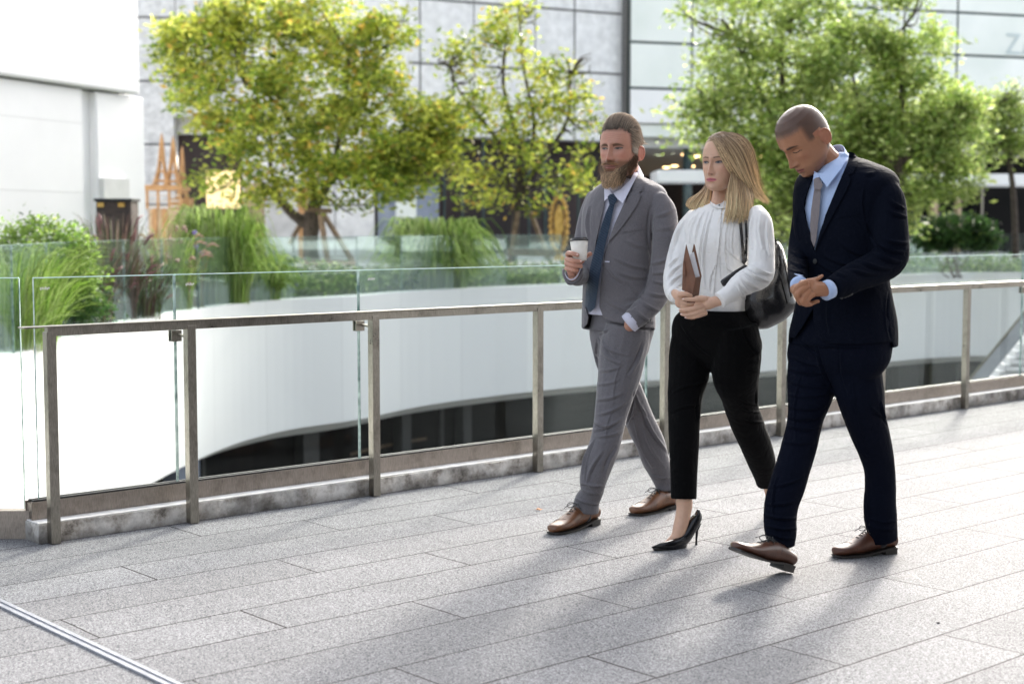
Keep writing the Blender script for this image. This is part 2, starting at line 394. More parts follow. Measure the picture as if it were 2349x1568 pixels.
def brushed(name, c1, c2, rough=.28, wear=True):
    m, nt, b = new_mat(name); tc = N(nt, 'ShaderNodeTexCoord')
    mp = N(nt, 'ShaderNodeMapping'); mp.inputs['Scale'].default_value = (60, 60, 6); L(nt, tc.outputs['Object'], mp.inputs[0])
    n = N(nt, 'ShaderNodeTexNoise', Scale=6, Detail=6); L(nt, mp.outputs[0], n.inputs['Vector'])
    n2 = N(nt, 'ShaderNodeTexNoise', Scale=7, Detail=7, Roughness=.7); L(nt, tc.outputs['Object'], n2.inputs['Vector'])
    mx = N(nt, 'ShaderNodeMix', data_type='RGBA', blend_type='MULTIPLY'); mx.inputs[0].default_value = 1
    L(nt, ramp(nt, n.outputs['Fac'], [(.3, c1), (.7, c2)]), mx.inputs[6]); L(nt, ramp(nt, n2.outputs['Fac'], [(.28, .6), (.5, 1.0)]), mx.inputs[7])
    L(nt, mx.outputs[2], b.inputs['Base Color']); b.inputs['Metallic'].default_value = 1
    mr = N(nt, 'ShaderNodeMapRange'); mr.inputs['To Min'].default_value = rough; mr.inputs['To Max'].default_value = rough + .22; L(nt, n2.outputs['Fac'], mr.inputs[0]); L(nt, mr.outputs[0], b.inputs['Roughness'])
    bump(nt, b, n.outputs['Fac'], .08, .002); return m
M_steel = brushed('brushed_steel', (.24, .225, .195), (.40, .375, .33), .2)
M_channel = brushed('stained_steel_channel', (.27, .235, .205), (.40, .35, .31), .36)
def kerb_mat():
    m, nt, b = new_mat('stained_concrete'); tc = N(nt, 'ShaderNodeTexCoord')
    n = N(nt, 'ShaderNodeTexNoise', Scale=9, Detail=10, Roughness=.72); L(nt, tc.outputs['Object'], n.inputs['Vector'])
    n2 = N(nt, 'ShaderNodeTexNoise', Scale=3.3, Detail=8, Roughness=.6); mp = N(nt, 'ShaderNodeMapping'); mp.inputs['Location'].default_value = (4, 3, 1); L(nt, tc.outputs['Object'], mp.inputs[0]); L(nt, mp.outputs[0], n2.inputs['Vector'])
    c = ramp(nt, n.outputs['Fac'], [(.34, (.16, .14, .12)), (.43, (.46, .42, .375)), (.56, (.74, .71, .67))])
    d = ramp(nt, n2.outputs['Fac'], [(.42, .42), (.56, 1.0)])
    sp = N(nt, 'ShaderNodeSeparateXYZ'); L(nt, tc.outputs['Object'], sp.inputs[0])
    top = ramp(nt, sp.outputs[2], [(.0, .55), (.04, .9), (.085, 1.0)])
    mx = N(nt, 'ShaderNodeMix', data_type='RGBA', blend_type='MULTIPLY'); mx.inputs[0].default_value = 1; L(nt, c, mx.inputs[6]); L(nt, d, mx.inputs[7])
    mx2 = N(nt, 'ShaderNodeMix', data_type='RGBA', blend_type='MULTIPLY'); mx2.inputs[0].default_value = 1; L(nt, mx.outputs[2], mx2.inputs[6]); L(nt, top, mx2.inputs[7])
    L(nt, mx2.outputs[2], b.inputs['Base Color']); b.inputs['Roughness'].default_value = .85; bump(nt, b, n.outputs['Fac'], .5, .008); return m
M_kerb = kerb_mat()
M_ledge = noisy('white_painted_ledge', (.62, .60, .58), (.84, .83, .82), 14, .7, .3, .006)
def glass_mat(name, tint, refl=1.0, frost=0.0):
    m, nt, b = new_mat(name); nt.nodes.remove(b); out = nt.nodes['Material Output']
    t = N(nt, 'ShaderNodeBsdfTransparent'); t.inputs[0].default_value = (*tint, 1)
    g = N(nt, 'ShaderNodeBsdfGlossy'); g.inputs['Roughness'].default_value = .01; g.inputs[0].default_value = (.93, 1, .97, 1)
    fr = N(nt, 'ShaderNodeFresnel'); fr.inputs[0].default_value = 1.45
    ml = N(nt, 'ShaderNodeMath', operation='MULTIPLY_ADD'); L(nt, fr.outputs[0], ml.inputs[0]); ml.inputs[1].default_value = refl; ml.inputs[2].default_value = .0
    mx = N(nt, 'ShaderNodeMixShader'); L(nt, ml.outputs[0], mx.inputs[0]); L(nt, t.outputs[0], mx.inputs[1]); L(nt, g.outputs[0], mx.inputs[2])
    last = mx.outputs[0]
    if frost:
        df = N(nt, 'ShaderNodeBsdfDiffuse'); df.inputs[0].default_value = (.75, .85, .82, 1); m2 = N(nt, 'ShaderNodeMixShader'); m2.inputs[0].default_value = frost
        L(nt, last, m2.inputs[1]); L(nt, df.outputs[0], m2.inputs[2]); last = m2.outputs[0]
    L(nt, last, out.inputs[0]); return m
M_glass_far = glass_mat('green_glass', (.92, .96, .948), .35, .02)
M_edge = noisy('glass_edge', (.08, .16, .145), (.55, .66, .62), 20, .15, 0)
M_edge_top = noisy('pale_glass_edge', (.55, .80, .74), (.75, .92, .88), 20, .2, 0)
M_black = noisy('black_rubber', (.02, .02, .02), (.035, .035, .035), 20, .6, 0)
M_white = noisy('white_render', (.86, .86, .86), (.90, .90, .90), 1.3, .55, 0)
def fascia_mat():
    m, nt, b = new_mat('white_metal_fascia'); tc = N(nt, 'ShaderNodeTexCoord'); sp = N(nt, 'ShaderNodeSeparateXYZ'); L(nt, tc.outputs['UV'], sp.inputs[0])
    fl = N(nt, 'ShaderNodeMath', operation='FLOOR'); L(nt, sp.outputs[0], fl.inputs[0]); wn = N(nt, 'ShaderNodeTexWhiteNoise'); wn.noise_dimensions = '1D'; L(nt, fl.outputs[0], wn.inputs['W'])
    fr = N(nt, 'ShaderNodeMath', operation='FRACT'); L(nt, sp.outputs[0], fr.inputs[0])
    a = ramp(nt, wn.outputs['Value'], [(0, (.76, .77, .775)), (1, (.86, .865, .86))]); j = ramp(nt, fr.outputs[0], [(0, .80), (.010, .97), (.02, 1.0)])
    mx = N(nt, 'ShaderNodeMix', data_type='RGBA', blend_type='MULTIPLY'); mx.inputs[0].default_value = 1; L(nt, a, mx.inputs[6]); L(nt, j, mx.inputs[7])
    L(nt, mx.outputs[2], b.inputs['Base Color']); b.inputs['Roughness'].default_value = .5; return m
M_fascia = fascia_mat()
M_stone = noisy('rough_grey_granite', (.46, .465, .47), (.74, .745, .75), 5, .8, .6, .03, bscale=30)
M_joint = noisy('dark_joint', (.09, .09, .095), (.17, .17, .17), 6, .8, 0)
M_dark = noisy('dark_glazing', (.006, .0065, .007), (.014, .0125, .0125), .7, .3, 0, spec=.06)
M_interior = noisy('dark_interior', (.012, .010, .012), (.05, .030, .030), .6, .7, 0, stretch=(3, 3, .3))
M_frame = noisy('dark_green_metal', (.03, .05, .05), (.06, .09, .09), 5, .4, 0)
M_panel = noisy('pale_green_glass_panel', (.76, .81, .76), (.87, .90, .86), .6, .25, 0, spec=.6)
M_gold = noisy('gold_ornament', (.42, .24, .05), (.75, .50, .16), 9, .35, .8, .04, metal=.6, bscale=14)
M_orange = noisy('orange_timber', (.38, .19, .07), (.55, .32, .14), 6, .6, .2)
M_tan = noisy('tan_stone_column', (.42, .30, .18), (.58, .45, .30), 4, .7, .2)
M_warm = emis('warm_lamp', (1, .62, .28), 3.0)
M_lit = emis('lit_gold_panel', (1, .72, .36), .28)
M_bark = noisy('dark_bark', (.035, .028, .022), (.11, .085, .065), 12, .9, .8, .03)
M_stake = noisy('timber_stake', (.12, .08, .05), (.28, .20, .13), 12, .8, .3)
M_leaf = attr_mat('leaf', .45, .3, .55, var=.1)
M_grass = attr_mat('grass_blade', .5, .3, .45, var=.1)
M_soil = noisy('bed_soil', (.03, .035, .02), (.07, .08, .04), 5, .9, .5, .03)
M_ceil = noisy('soffit_panel', (.42, .42, .40), (.52, .52, .50), 1, .6, 0)
M_blue = noisy('blue_grey_cladding', (.22, .25, .33), (.34, .38, .48), 1.5, .4, 0)
M_strip = noisy('drain_strip_metal', (.22, .23, .26), (.34, .35, .38), 30, .5, .1, metal=.25)
# ================================================================ walkway, kerb, railing
def struct(o): o['kind'] = 'structure'; return o
KC = uv(2.63, 6.13)                                     # corner of the kerb
# walkway slab: in the fence frame up to v = 6.30, left of the corner up to Y = 6.62
pA = uv(2.60, 6.30); pB = uv(60, 6.30)
poly = [(-40, -30), (70, -30), (pB[0] + 20, pB[1]), (pB[0], pB[1]), (pA[0], pA[1]), (-2.25, 6.60), (-40, 6.60)]
mb = MB(); mb.prism(poly, -.35, 0.0); struct(mb.build('walkway_paving', M_pave))
mb = MB(); mb.quad((-500, -60, -5.6), (500, -60, -5.6), (500, 700, -5.6), (-500, 700, -5.6)); struct(mb.build('ground', noisy('lower_court_floor', (.16, .16, .16), (.26, .26, .25), 2, .35, 0)))
# metal strip set in the paving
mb = MB()
for v0, v1, h in ((-.022, -.006, .007), (.006, .022, .007), (-.006, .006, .003)):
    a = uv(2.09 + v0, -8); b = uv(2.09 + v1, -8); c = uv(2.09 + v1, 6.26); d = uv(2.09 + v0, 6.26)
    mb.prism([a, b, c, d], -.002, h)
tag(mb.build('drain_strip', M_strip), 'thin shiny grooved metal strip set across the paving at lower left', 'drain strip')
# small things on the floor
g = G(1237, 1170)
V = [g + np.array(q) for q in ((-.018, 0, .004), (-.006, .010, .012), (.010, .008, .006), (.020, 0, .010), (.006, -.009, .003), (-.008, -.008, .010))]
tag(mk('fallen_leaf', V, [(0, 4, 3, 2, 1), (0, 5, 4)], noisy('dry_leaf', (.5, .2, .08), (.65, .32, .15), 40, .7, 0)), 'small dry orange leaf lying on the paving in front of the railing', 'leaf')
g = G(2152, 1429)
V, Fc = ellipsoid(g + np.array([0, 0, .003]), (.007, .004, .003), n=8, m=6)
tag(mk('pebble', V, Fc, M_black), 'tiny dark speck of grit on the paving at lower right', 'pebble')
# crack at the paver corner, lower right
crk = [G(*z) for z in ((2054, 1328), (2078, 1322), (2092, 1320), (2104, 1324), (2112, 1330), (2116, 1338))]
mb = MB(); wd = [.001, .0025, .003, .002, .002, .001]
for i in range(5):
    a, b = crk[i], crk[i + 1]; n = np.array([-(b - a)[1], (b - a)[0], 0]); n /= np.linalg.norm(n)
    mb.quad(a - n * wd[i] + (0, 0, .001), b - n * wd[i + 1] + (0, 0, .001), b + n * wd[i + 1] + (0, 0, .001), a + n * wd[i] + (0, 0, .001))
struct(mb.build('paving_crack', M_black))
# kerb: front face v = 6.035 .. 6.27, top .085
def strip_uv(u0, u1, v0, v1, za, zb, n=1, jit=0):
    m = MB(); us = np.linspace(u0, u1, n + 1)
    front = [uv(u, v0 + (rng.normal() * jit if 0 < i < n else 0)) for i, u in enumerate(us)]; back = [uv(u, v1) for u in us]
    return m.prism(front + back[::-1], za, zb)
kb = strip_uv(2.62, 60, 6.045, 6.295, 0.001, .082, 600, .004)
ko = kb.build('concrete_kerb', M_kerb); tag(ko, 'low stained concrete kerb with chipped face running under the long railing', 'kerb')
mb = strip_uv(2.625, 60, 6.052, 6.286, .0835, .088); mb.build('ledge', M_ledge, ko)
# ---- the long steel railing with glass panes
rail = empty('railing', uv(2.675, 6.0), 'long brushed steel handrail on square posts with clear glass panes behind it', 'railing')
RH = .935
posts = [2.675, 3.342, 4.375, 5.492, 6.521, 7.633, 8.74, 9.817, 10.9, 12.0, 13.1, 14.2, 15.3, 16.4, 18, 20, 22]
for pu in posts:
    mb = MB(); mb.obox(uv(pu, 6.012, RH / 2 - .01), U * .0215, Vv * .0215, (0, 0, RH / 2 - .012))
    bevel(mb.build('post', M_steel, rail), .002)
mb = MB(); mb.obox(uv((2.55 + 24) / 2, 6.012, RH + .0005), U * (24 - 2.55) / 2, Vv * .032, (0, 0, .0035))
mb.obox(uv((2.66 + 24) / 2, 6.012, RH - .022), U * (24 - 2.66) / 2, Vv * .018, (0, 0, .0185)); bevel(mb.build('handrail', M_steel, rail), .002)
GV = 6.165; GT = 1.135
joints = [2.672, 3.352, 4.392, 6.52, 8.70, 10.87, 13.0, 15.2, 17.4, 19.6, 21.9]
glab = glass_mat('clear_glass_pane', (.96, .98, .97), .14, .0)
for i in range(len(joints) - 1):
    a, b = joints[i] + .004, joints[i + 1] - .004
    mb = MB(); mb.obox(uv((a + b) / 2, GV, (GT + .16) / 2), U * (b - a) / 2, Vv * .006, (0, 0, (GT - .16) / 2)); gp = mb.build('glass_pane', glab, rail)
    mb = MB(); mb.obox(uv((a + b) / 2, GV, GT + .0028), U * (b - a) / 2, Vv * .0065, (0, 0, .0022))
    mb.build('top_edge', M_edge_top, gp)
    for e in (a - .0005, b + .0005): mb = MB(); mb.obox(uv(e, GV, (GT + .16) / 2), U * .0007, Vv * .0062, (0, 0, (GT - .16) / 2)); mb.build('side_edge', M_edge, gp)
    if i in (0, 1, 2):                                   # small etched maker's mark near the top corner
        mb = MB(); c0 = a + (.055 if i else .03)
        for k in range(6):
            mb.obox(uv(c0 + k * .0075, GV - .0065, GT - .045 + (k % 2) * .003), U * .0028, Vv * .0004, (0, 0, .006 - (k % 3) * .0012))
        mb.build('etched_mark', M_ledge, gp)
mb = MB()                                                # steel channel the glass stands in
mb.obox(uv(13.2, 6.135, .128), U * 10.57, Vv * .004, (0, 0, .039)); mb.obox(uv(13.2, 6.20, .128), U * 10.57, Vv * .004, (0, 0, .039))
mb.obox(uv(13.2, 6.1675, .125), U * 10.565, Vv * .0285, (0, 0, .034))
mb.build('channel', M_channel, rail)
mb = MB(); mb.obox(uv(13.2, 6.148, .170), U * 10.56, Vv * .008, (0, 0, .005)); mb.obox(uv(13.2, 6.182, .170), U * 10.56, Vv * .008, (0, 0, .005)); mb.build('gasket', M_black, rail)
for j, pu in ((3.352, 3.342), (4.392, 4.375), (6.52, 6.521), (8.70, 8.74), (10.87, 10.9)):
    mb = MB(); mb.obox(uv(j, GV - .012, .855), U * .026, Vv * .004, (0, 0, .026)); mb.obox(uv(j, GV + .012, .855), U * .026, Vv * .004, (0, 0, .026))
    mb.bar(uv(j + .012, GV - .016, .86), uv(pu - .01, 6.03, .86), .018, .010); bevel(mb.build('glass_clamp', M_steel, rail), .001)
# ---- short glass screen turning left from the corner
c0 = uv(2.645, 6.20)
lr = empty('glass_screen', (c0[0], c0[1], 0), 'frameless glass screen on a low steel channel turning left from the railing corner', 'railing')
xe = c0[0] - .018; y_ = c0[1] + .0
for x0, x1 in ((xe - 1.35, xe), (xe - 2.72, xe - 1.37)):
    mb = MB(); mb.box((x0, y_ - .006, .10), (x1, y_ + .006, GT)); gp = mb.build('glass_pane', glab, lr)
    mb = MB(); mb.box((x0, y_ - .0065, GT + .001), (x1, y_ + .0065, GT + .005)); mb.build('top_edge', M_edge_top, gp)
    mb = MB(); mb.box((x1 + .0005, y_ - .0065, .10), (x1 + .003, y_ + .0065, GT)); mb.build('side_edge', M_edge, gp)
mb = MB(); mb.box((xe - 20, y_ - .03, .001), (xe + .03, y_ + .03, .125)); mb.build('channel', M_channel, lr)
# ================================================================ far edge of the atrium
top_px = [(-900, 1050), (-500, 930), (0, 827), (110, 790), (240, 752), (480, 706), (640, 688), (820, 678), (1000, 665), (1300, 652), (1700, 640), (2050, 630), (2200, 626), (2349, 626)]
ring = [G(x, y, .15) for x, y in top_px]
r0 = ring[2]; ring = [np.array([r0[0] + .1, 7.0, .15]), np.array([r0[0] - .25, 10.0, .15])] + ring[2:] + [ring[-1] + np.array([8, -2, 0]), ring[-1] + np.array([18, -12, 0])]
ring = np.array(ring); rs = spline(ring, 120); rs[:, 2] = .15
Tn = np.gradient(rs, axis=0); Tn /= np.linalg.norm(Tn, axis=1)[:, None]; Nr = np.stack([-Tn[:, 1], Tn[:, 0], 0 * Tn[:, 0]], 1)   # outward (left / away)
slen = np.concatenate([[0], np.cumsum(np.linalg.norm(np.diff(rs, axis=0), axis=1))])
def ribbon(o0, o1, za, zb):                              # closed curved wall between two offsets and two heights
    a = rs + Nr * o0; b = rs + Nr * o1; k = len(rs)
    V = np.vstack([np.column_stack([p[:, :2], np.full(k, h)]) for p, h in ((a, za), (b, za), (b, zb), (a, zb))])
    Fc = []
    for i in range(k - 1):
        for j in range(4): q = (j + 1) % 4; Fc.append((j * k + i, j * k + i + 1, q * k + i + 1, q * k + i))
    Fc += [(0, k, 2 * k, 3 * k), (k - 1, 4 * k - 1, 3 * k - 1, 2 * k - 1)]
    return V, Fc
V, Fc = ribbon(0, .35, -2.03, .15)
fo = mk('atrium_fascia', V, Fc, M_fascia, smooth=False); tag(fo, 'long curving white metal fascia around the sunken atrium opening', 'wall')
ul = fo.data.uv_layers.new(name='UVMap'); kk = len(rs)
for lp in fo.data.loops: vi = lp.vertex_index; ul.data[lp.index].uv = (slen[vi % kk] / 1.9, fo.data.vertices[vi].co.z)
# beds and plaza beyond
off = rs + Nr * .35
V = np.vstack([off, rs + Nr * 3.6]); V[:, 2] = .12; k = len(rs)
struct(mk('planting_bed', V, [(i, i + 1, k + i + 1, k + i) for i in range(k - 1)], M_soil, smooth=False))
o36 = rs + Nr * 3.55; far = [(60, 28), (120, 60), (120, 300), (-200, 300), (-200, 6.6), (-12, 6.6)]
pz = [(p[0], p[1]) for p in o36] + far
struct(MB().prism(pz, -.3, .40).build('plaza', M_plaza))
# lower storefront under the fascia
ls = empty('lower_shopfront', rs[40], 'dark glazed shopfront of the level below the white fascia', 'shopfront')
V, Fc = ribbon(.9, 1.1, -5.6, -2.04); mk('glazing', V, Fc, M_dark, ls, smooth=False)
for i in range(22, 112, 11):
    c = rs[i] + Nr[i] * .86; mb = MB(); mb.obox((c[0], c[1], -3.82), Tn[i] * .05, Nr[i] * .03, (0, 0, 1.77)); mb.build('mullion', M_black, ls)
V, Fc = ribbon(.35, 1.2, -2.20, -2.032); mk('soffit', V, Fc, M_ceil, ls, smooth=False)
def ringY(px, d=.9):                                      # depth of the atrium edge at a column, plus a step beyond it
    q = proj(rs); k = 10 + int(np.abs(q[10:-8, 0] - px).argmin()); return float(rs[k, 1] + d)
def near_ring(px, py):                                    # ring index seen at a pixel column
    q = proj(rs); return int(np.abs(q[:, 0] - px)[2:-6].argmin()) + 2
for px, w_, m_ in ((508, .42, M_blue), (770, .16, M_black), (985, .14, M_black), (1135, .12, M_black), (2140, .4, M_black)):
    i = near_ring(px, 0); c = rs[i] + Nr[i] * .7; mb = MB(); mb.obox((c[0], c[1], -3.9), Tn[i] * w_, Nr[i] * .12, (0, 0, 1.69))
    tag(mb.build('lower_column', m_), {508: 'pale grey column under the fascia at the left end of the dark glazing', 770: 'narrow dark column under the fascia left of the second railing clamp', 985: 'black column under the fascia, centre of the wide railing bay', 1135: 'dark column under the fascia beside the bearded man', 2140: 'dark column under the fascia right of the man in navy'}[px], 'column')
i0, i1 = near_ring(900, 0), near_ring(1040, 0)
mb = MB(); 
for i in range(i0, i1): a = rs[i] + Nr[i] * .84; b = rs[i + 1] + Nr[i + 1] * .84; mb.bar((a[0], a[1], -2.85), (b[0], b[1], -2.85), .02, .05)
mb.build('amber_reflection_bar', noisy('amber_reflection_tint', (.06, .035, .015), (.10, .06, .03), 4, .5, 0), ls)  # unlit brown bars, amber reflection in the glazing put into their colour
# stair flight at far right, rising from the lower court
sA = P(2215, 905, 24.0); sB = P(2420, 655, 24.0)
st = empty('staircase', sA, 'white stair flight with a grey sloping stringer rising at the far right of the atrium', 'stairs')
dirs = (sB - sA); nst = 16; d1 = dirs / nst; w3 = np.array([.4, 5.0, 0])
lo = sA - d1 * 6
mb = MB(); hi = sB + d1 * 4
mb.bar(lo, hi, .10, .20); mb.build('stringer', noisy('grey_stringer', (.30, .32, .35), (.4, .42, .45), 3, .5, 0), st)
mb = MB(); mb.bar(lo + (0, -.02, .16), hi + (0, -.02, .16), .05, .06); mb.build('handrail', M_steel, st)
for k in range(26):
    a = lo + d1 * k + np.array([.12, 0, -.1]); mb = MB(); mb.box((a[0], a[1] + .06, a[2] - .22), (a[0] + 5.5, a[1] + .50, a[2] - .08)); mb.build('step', M_white, st)
# ---- unseen blocks added at the viewer's right to cut sky light on the faces
ob = empty('light_block', (19, -19, 0), 'plain grey unseen block added on the viewer side to shape the light', 'building')
mb = MB(); mb.box((9.5, -45, .0), (30, 2.5, 20)); mb.box((-1, -45, .0), (9.45, -13, 17)); mb.build('wall', noisy('grey_block', (.10, .10, .105), (.16, .16, .16), 1, .6, 0), ob)
for k in range(5): mb = MB(); mb.box((9.42, -40, 1.2 + k * 3.8), (9.49, 2, 3.4 + k * 3.8)); mb.build('block_band', M_dark, ob)
# ---- far glass balustrade on the fascia
fb = empty('glass_balustrade', rs[30], 'frameless green glass balustrade curving along the planted far edge of the atrium', 'balustrade')
edges = np.arange(1.0, slen[-1] - 1, 1.55); oi = rs + Nr * .12
def at_s(s): return np.array([np.interp(s, slen, oi[:, k]) for k in range(3)])
for k in range(len(edges) - 1):
    a, b = at_s(edges[k] + .01), at_s(edges[k + 1] - .01); d = (b - a); 
    mb = MB(); mid = (a + b) / 2; dn = d / np.linalg.norm(d); nn = np.array([-dn[1], dn[0], 0])
    mb.obox((mid[0], mid[1], .66), d / 2, nn * .006, (0, 0, .52)); gp = mb.build('glass_pane', M_glass_far, fb)
    if a[1] < 30:
        mb = MB(); mb.obox((mid[0], mid[1], 1.183), d / 2, nn * .006, (0, 0, .003)); mb.obox((b[0], b[1], .66), dn * .004, nn * .007, (0, 0, .52)); mb.build('glass_edge', M_edge, gp)
# ================================================================ buildings
def wall_quad_box(a, b, za, zb, th):                      # vertical slab between plan points a and b, thickness away from camera
    a = np.array(a, float); b = np.array(b, float); d = b - a; d /= np.linalg.norm(d); n = np.array([-d[1], d[0]])
    if n[1] < 0: n = -n
    pl = [a, b, b + n * th, a + n * th]
    if d[0] < 0: pl = pl[::-1]
    return [tuple(p) for p in pl], za, zb
# --- white building, left
Ya, Yb = 22.0, 25.3
a = P(0, 172, Ya); b = P(321, 217, Yb); zb_ = (a[2] + b[2]) / 2
d = (b - a)[:2]; d /= np.linalg.norm(d)
wb = empty('white_building', (b[0], b[1], .4), 'bright white rendered building with an overhanging upper block at the left edge', 'building')
aL = a[:2] - d * 8
n_ = np.array([-d[1], d[0]])                              # to the left of the wall direction = inside
mb = MB(); mb.prism([tuple(aL), tuple(b[:2]), tuple(b[:2] + n_ * 9), tuple(aL + n_ * 9)], zb_, 12); bevel(mb.build('upper_block', M_white, wb), .04)
c = b[:2] + d * .55; s0 = P(229, 300, 24.6)[:2]; s1 = P(196, 300, 24.2)[:2]
def along(px):                                            # point of the wall line seen at pixel column px (z ignored)
    k = (px - CX) / F; o = a[:2] + n_ * .12; t = (k * o[1] * 1.0 - o[0]) / (d[0] - k * d[1]); return o + d * t
mb = MB(); p1, p2, p3 = along(229), along(196), aL + n_ * .12
mb.prism([tuple(p3), tuple(p2), tuple(p2 + n_ * 8.6), tuple(p3 + n_ * 8.6)], .4, zb_ - .03); mb.build('wall', M_white, wb)
mb = MB(); mb.prism([tuple(p2 + n_ * .14), tuple(p1 + n_ * .14), tuple(p1 + n_ * 1), tuple(p2 + n_ * 1)], .4, zb_ - .03); mb.build('recess', M_white, wb)
e = along(338); mb = MB(); mb.prism([tuple(p1), tuple(e), tuple(e + n_ * 8.6), tuple(p1 + n_ * 8.6)], .4, zb_ - .03); bevel(mb.build('wing_wall', M_white, wb), .03)
for zz in (1.9, 3.0):
    mb = MB(); mb.prism([tuple(p3 - n_ * .003), tuple(p2 - n_ * .003), tuple(p2 + n_ * .01), tuple(p3 + n_ * .01)], zz, zz + .012); mb.build('panel_joint', noisy('faint_joint', (.68, .68, .68), (.72, .72, .72), 3, .6, 0), wb)
q1, q2 = along(232), along(290); mb = MB(); z_a = P(260, 460, 25.2)[2]; z_b = P(260, 412, 25.2)[2]
mb.prism([tuple(q1 - n_ * .10), tuple(q2 - n_ * .10), tuple(q2 + n_ * .02), tuple(q1 + n_ * .02)], z_a, z_b); mb.build('vent_box', noisy('pale_vent', (.62, .62, .60), (.74, .74, .72), 3, .5, 0), wb)
# --- grey stone building
f0 = P(250, 500, 44.0)[:2]; f1 = P(940, 500, 45.0)[:2]; f2 = P(1424, 500, 48.5)[:2]
sb = empty('stone_building', (f1[0], f1[1], .4), 'large rough grey granite clad facade with a dark shop level behind the trees', 'building')
def zat(py, Y): return P(CX, py, Y)[2]
def fpoint(px):
    k = (px - CX) / F; A, B = (f0, f1) if px < 940 else (f1, f2); dd = B - A; t = (k * A[1] - A[0]) / (dd[0] - k * dd[1]); return A + dd * t
def fslab(x0, x1, za, zb, th, off=0.0):
    A, B = fpoint(x0), fpoint(x1); dd = (B - A) / np.linalg.norm(B - A); nn = np.array([-dd[1], dd[0]]); A = A + nn * off; B = B + nn * off
    return [tuple(A), tuple(B), tuple(B + nn * th), tuple(A + nn * th)], za, zb
zS = zat(318, 47)
M_stone_pale = noisy('pale_granite', (.68, .68, .685), (.89, .89, .895), 4, .75, .5, .03, bscale=30)
for nm, x0, x1, za, zb in (('wall', 250, 405, .4, 11), ('wall', 405.5, 560, zat(268, 44.4), 11), ('wall', 560.5, 860, .4, 11), ('wall', 860.5, 939, zS, 11), ('wall', 940.5, 1423, zS, 11)):
    mb = MB(); mb.prism(*fslab(x0, x1, za, zb, .6)); mb.build(nm, M_stone if x0 < 560 else M_stone_pale, sb)
for x0, x1 in ((250, 939), (941, 1423)): mb = MB(); mb.prism(*fslab(x0, x1, zS + .005, 10.9, 14, .62)); mb.build('unseen_upper_mass', M_stone, sb)  # solid mass behind the facade, added to stop sun leaking through
mb = MB()
for x0, x1, ys in ((262, 939, (43, 188, 332, 470)), (941, 1422, (12, 156))):
    for yy in ys:
        zz = zat(yy, 44.4 if x0 < 900 else 46.5)
        if x0 < 900:
            for xa, xb in ((x0, 404.5), (406, 559.5), (561, 859.5), (861, 939)):
                if zz < zat(268, 44.4) and 406 <= xa < 560: continue
                if zz < zS and xa > 860: continue
                mb.prism(*fslab(xa, xb, zz - .035, zz + .035, .02, -.012))
        else: mb.prism(*fslab(x0, x1, zz - .035, zz + .035, .02, -.012))
for xv in (413, 627, 770, 966, 1088, 1227, 1316):
    w2 = 3.2 if xv in (966, 1316) else 2
    mb.prism(*fslab(xv - w2 / 2, xv + w2 / 2, zS if xv > 861 else (zat(268, 44.4) if 405 < xv < 560 else .4), 11, .02, -.010))
mb.build('joint_line', M_joint, sb)
mb = MB(); mb.prism(*fslab(405.5, 560, .4, zat(270, 44.4), .1, .9)); mb.build('dark_doorway', M_interior, sb)
mb = MB(); mb.prism(*fslab(861, 939, .4, zS, .1, 1.0)); mb.prism(*fslab(941, 1422, .4, zS, .1, 1.0)); mb.build('shop_interior', M_interior, sb)
for xv in (905, 1030, 1072, 1120, 1225, 1262, 1338):
    mb = MB(); mb.prism(*fslab(xv - 2, xv + 2, .4, zS, .08, .3)); mb.build('mullion', M_frame, sb)
mb = MB(); mb.prism(*fslab(618, 700, .42, zat(430, 45), .05, -.08)); mb.build('pale_panel', noisy('marble', (.5, .5, .5), (.75, .75, .75), 2, .4, 0), sb)
mb = MB(); mb.prism(*fslab(960, 1012, .4, zat(425, 45.5), .4, .15)); mb.build('blue_column', M_blue, sb)
mb = MB(); mb.prism(*fslab(868, 935, .4, zat(425, 45.5), .3, .2)); mb.build('display_case', M_blue, sb)
mb = MB(); mb.prism(*fslab(908, 955, zat(500, 45), zat(430, 45), .1, -.1)); mb.build('display_pane', M_panel, sb)
mb = MB(); mb.prism(*fslab(640, 1422, .4, zat(552, 44), .06, -2.6)); 
# bright strip of step in front of the shops
mb = MB(); mb.prism(*fslab(618, 1422, .402, .52, 1.2, -2.4)); tag(mb.build('stone_step', M_plaza), 'pale stone step running along the dark shop fronts', 'step')
# dark strips stand in for the dark gap between the two buildings
e2 = fpoint(1424); mb = MB(); mb.box((e2[0], e2[1] - .25, zat(320, 48)), (e2[0] + .045, e2[1] - .1, 11)); mb.box((e2[0] + .13, e2[1] - .12, zat(320, 48)), (e2[0] + .15, e2[1] + .1, 11))
tag(mb.build('corner_gap_strip', M_joint), 'dark vertical strip between the granite facade and the glass building', 'gap_strip')
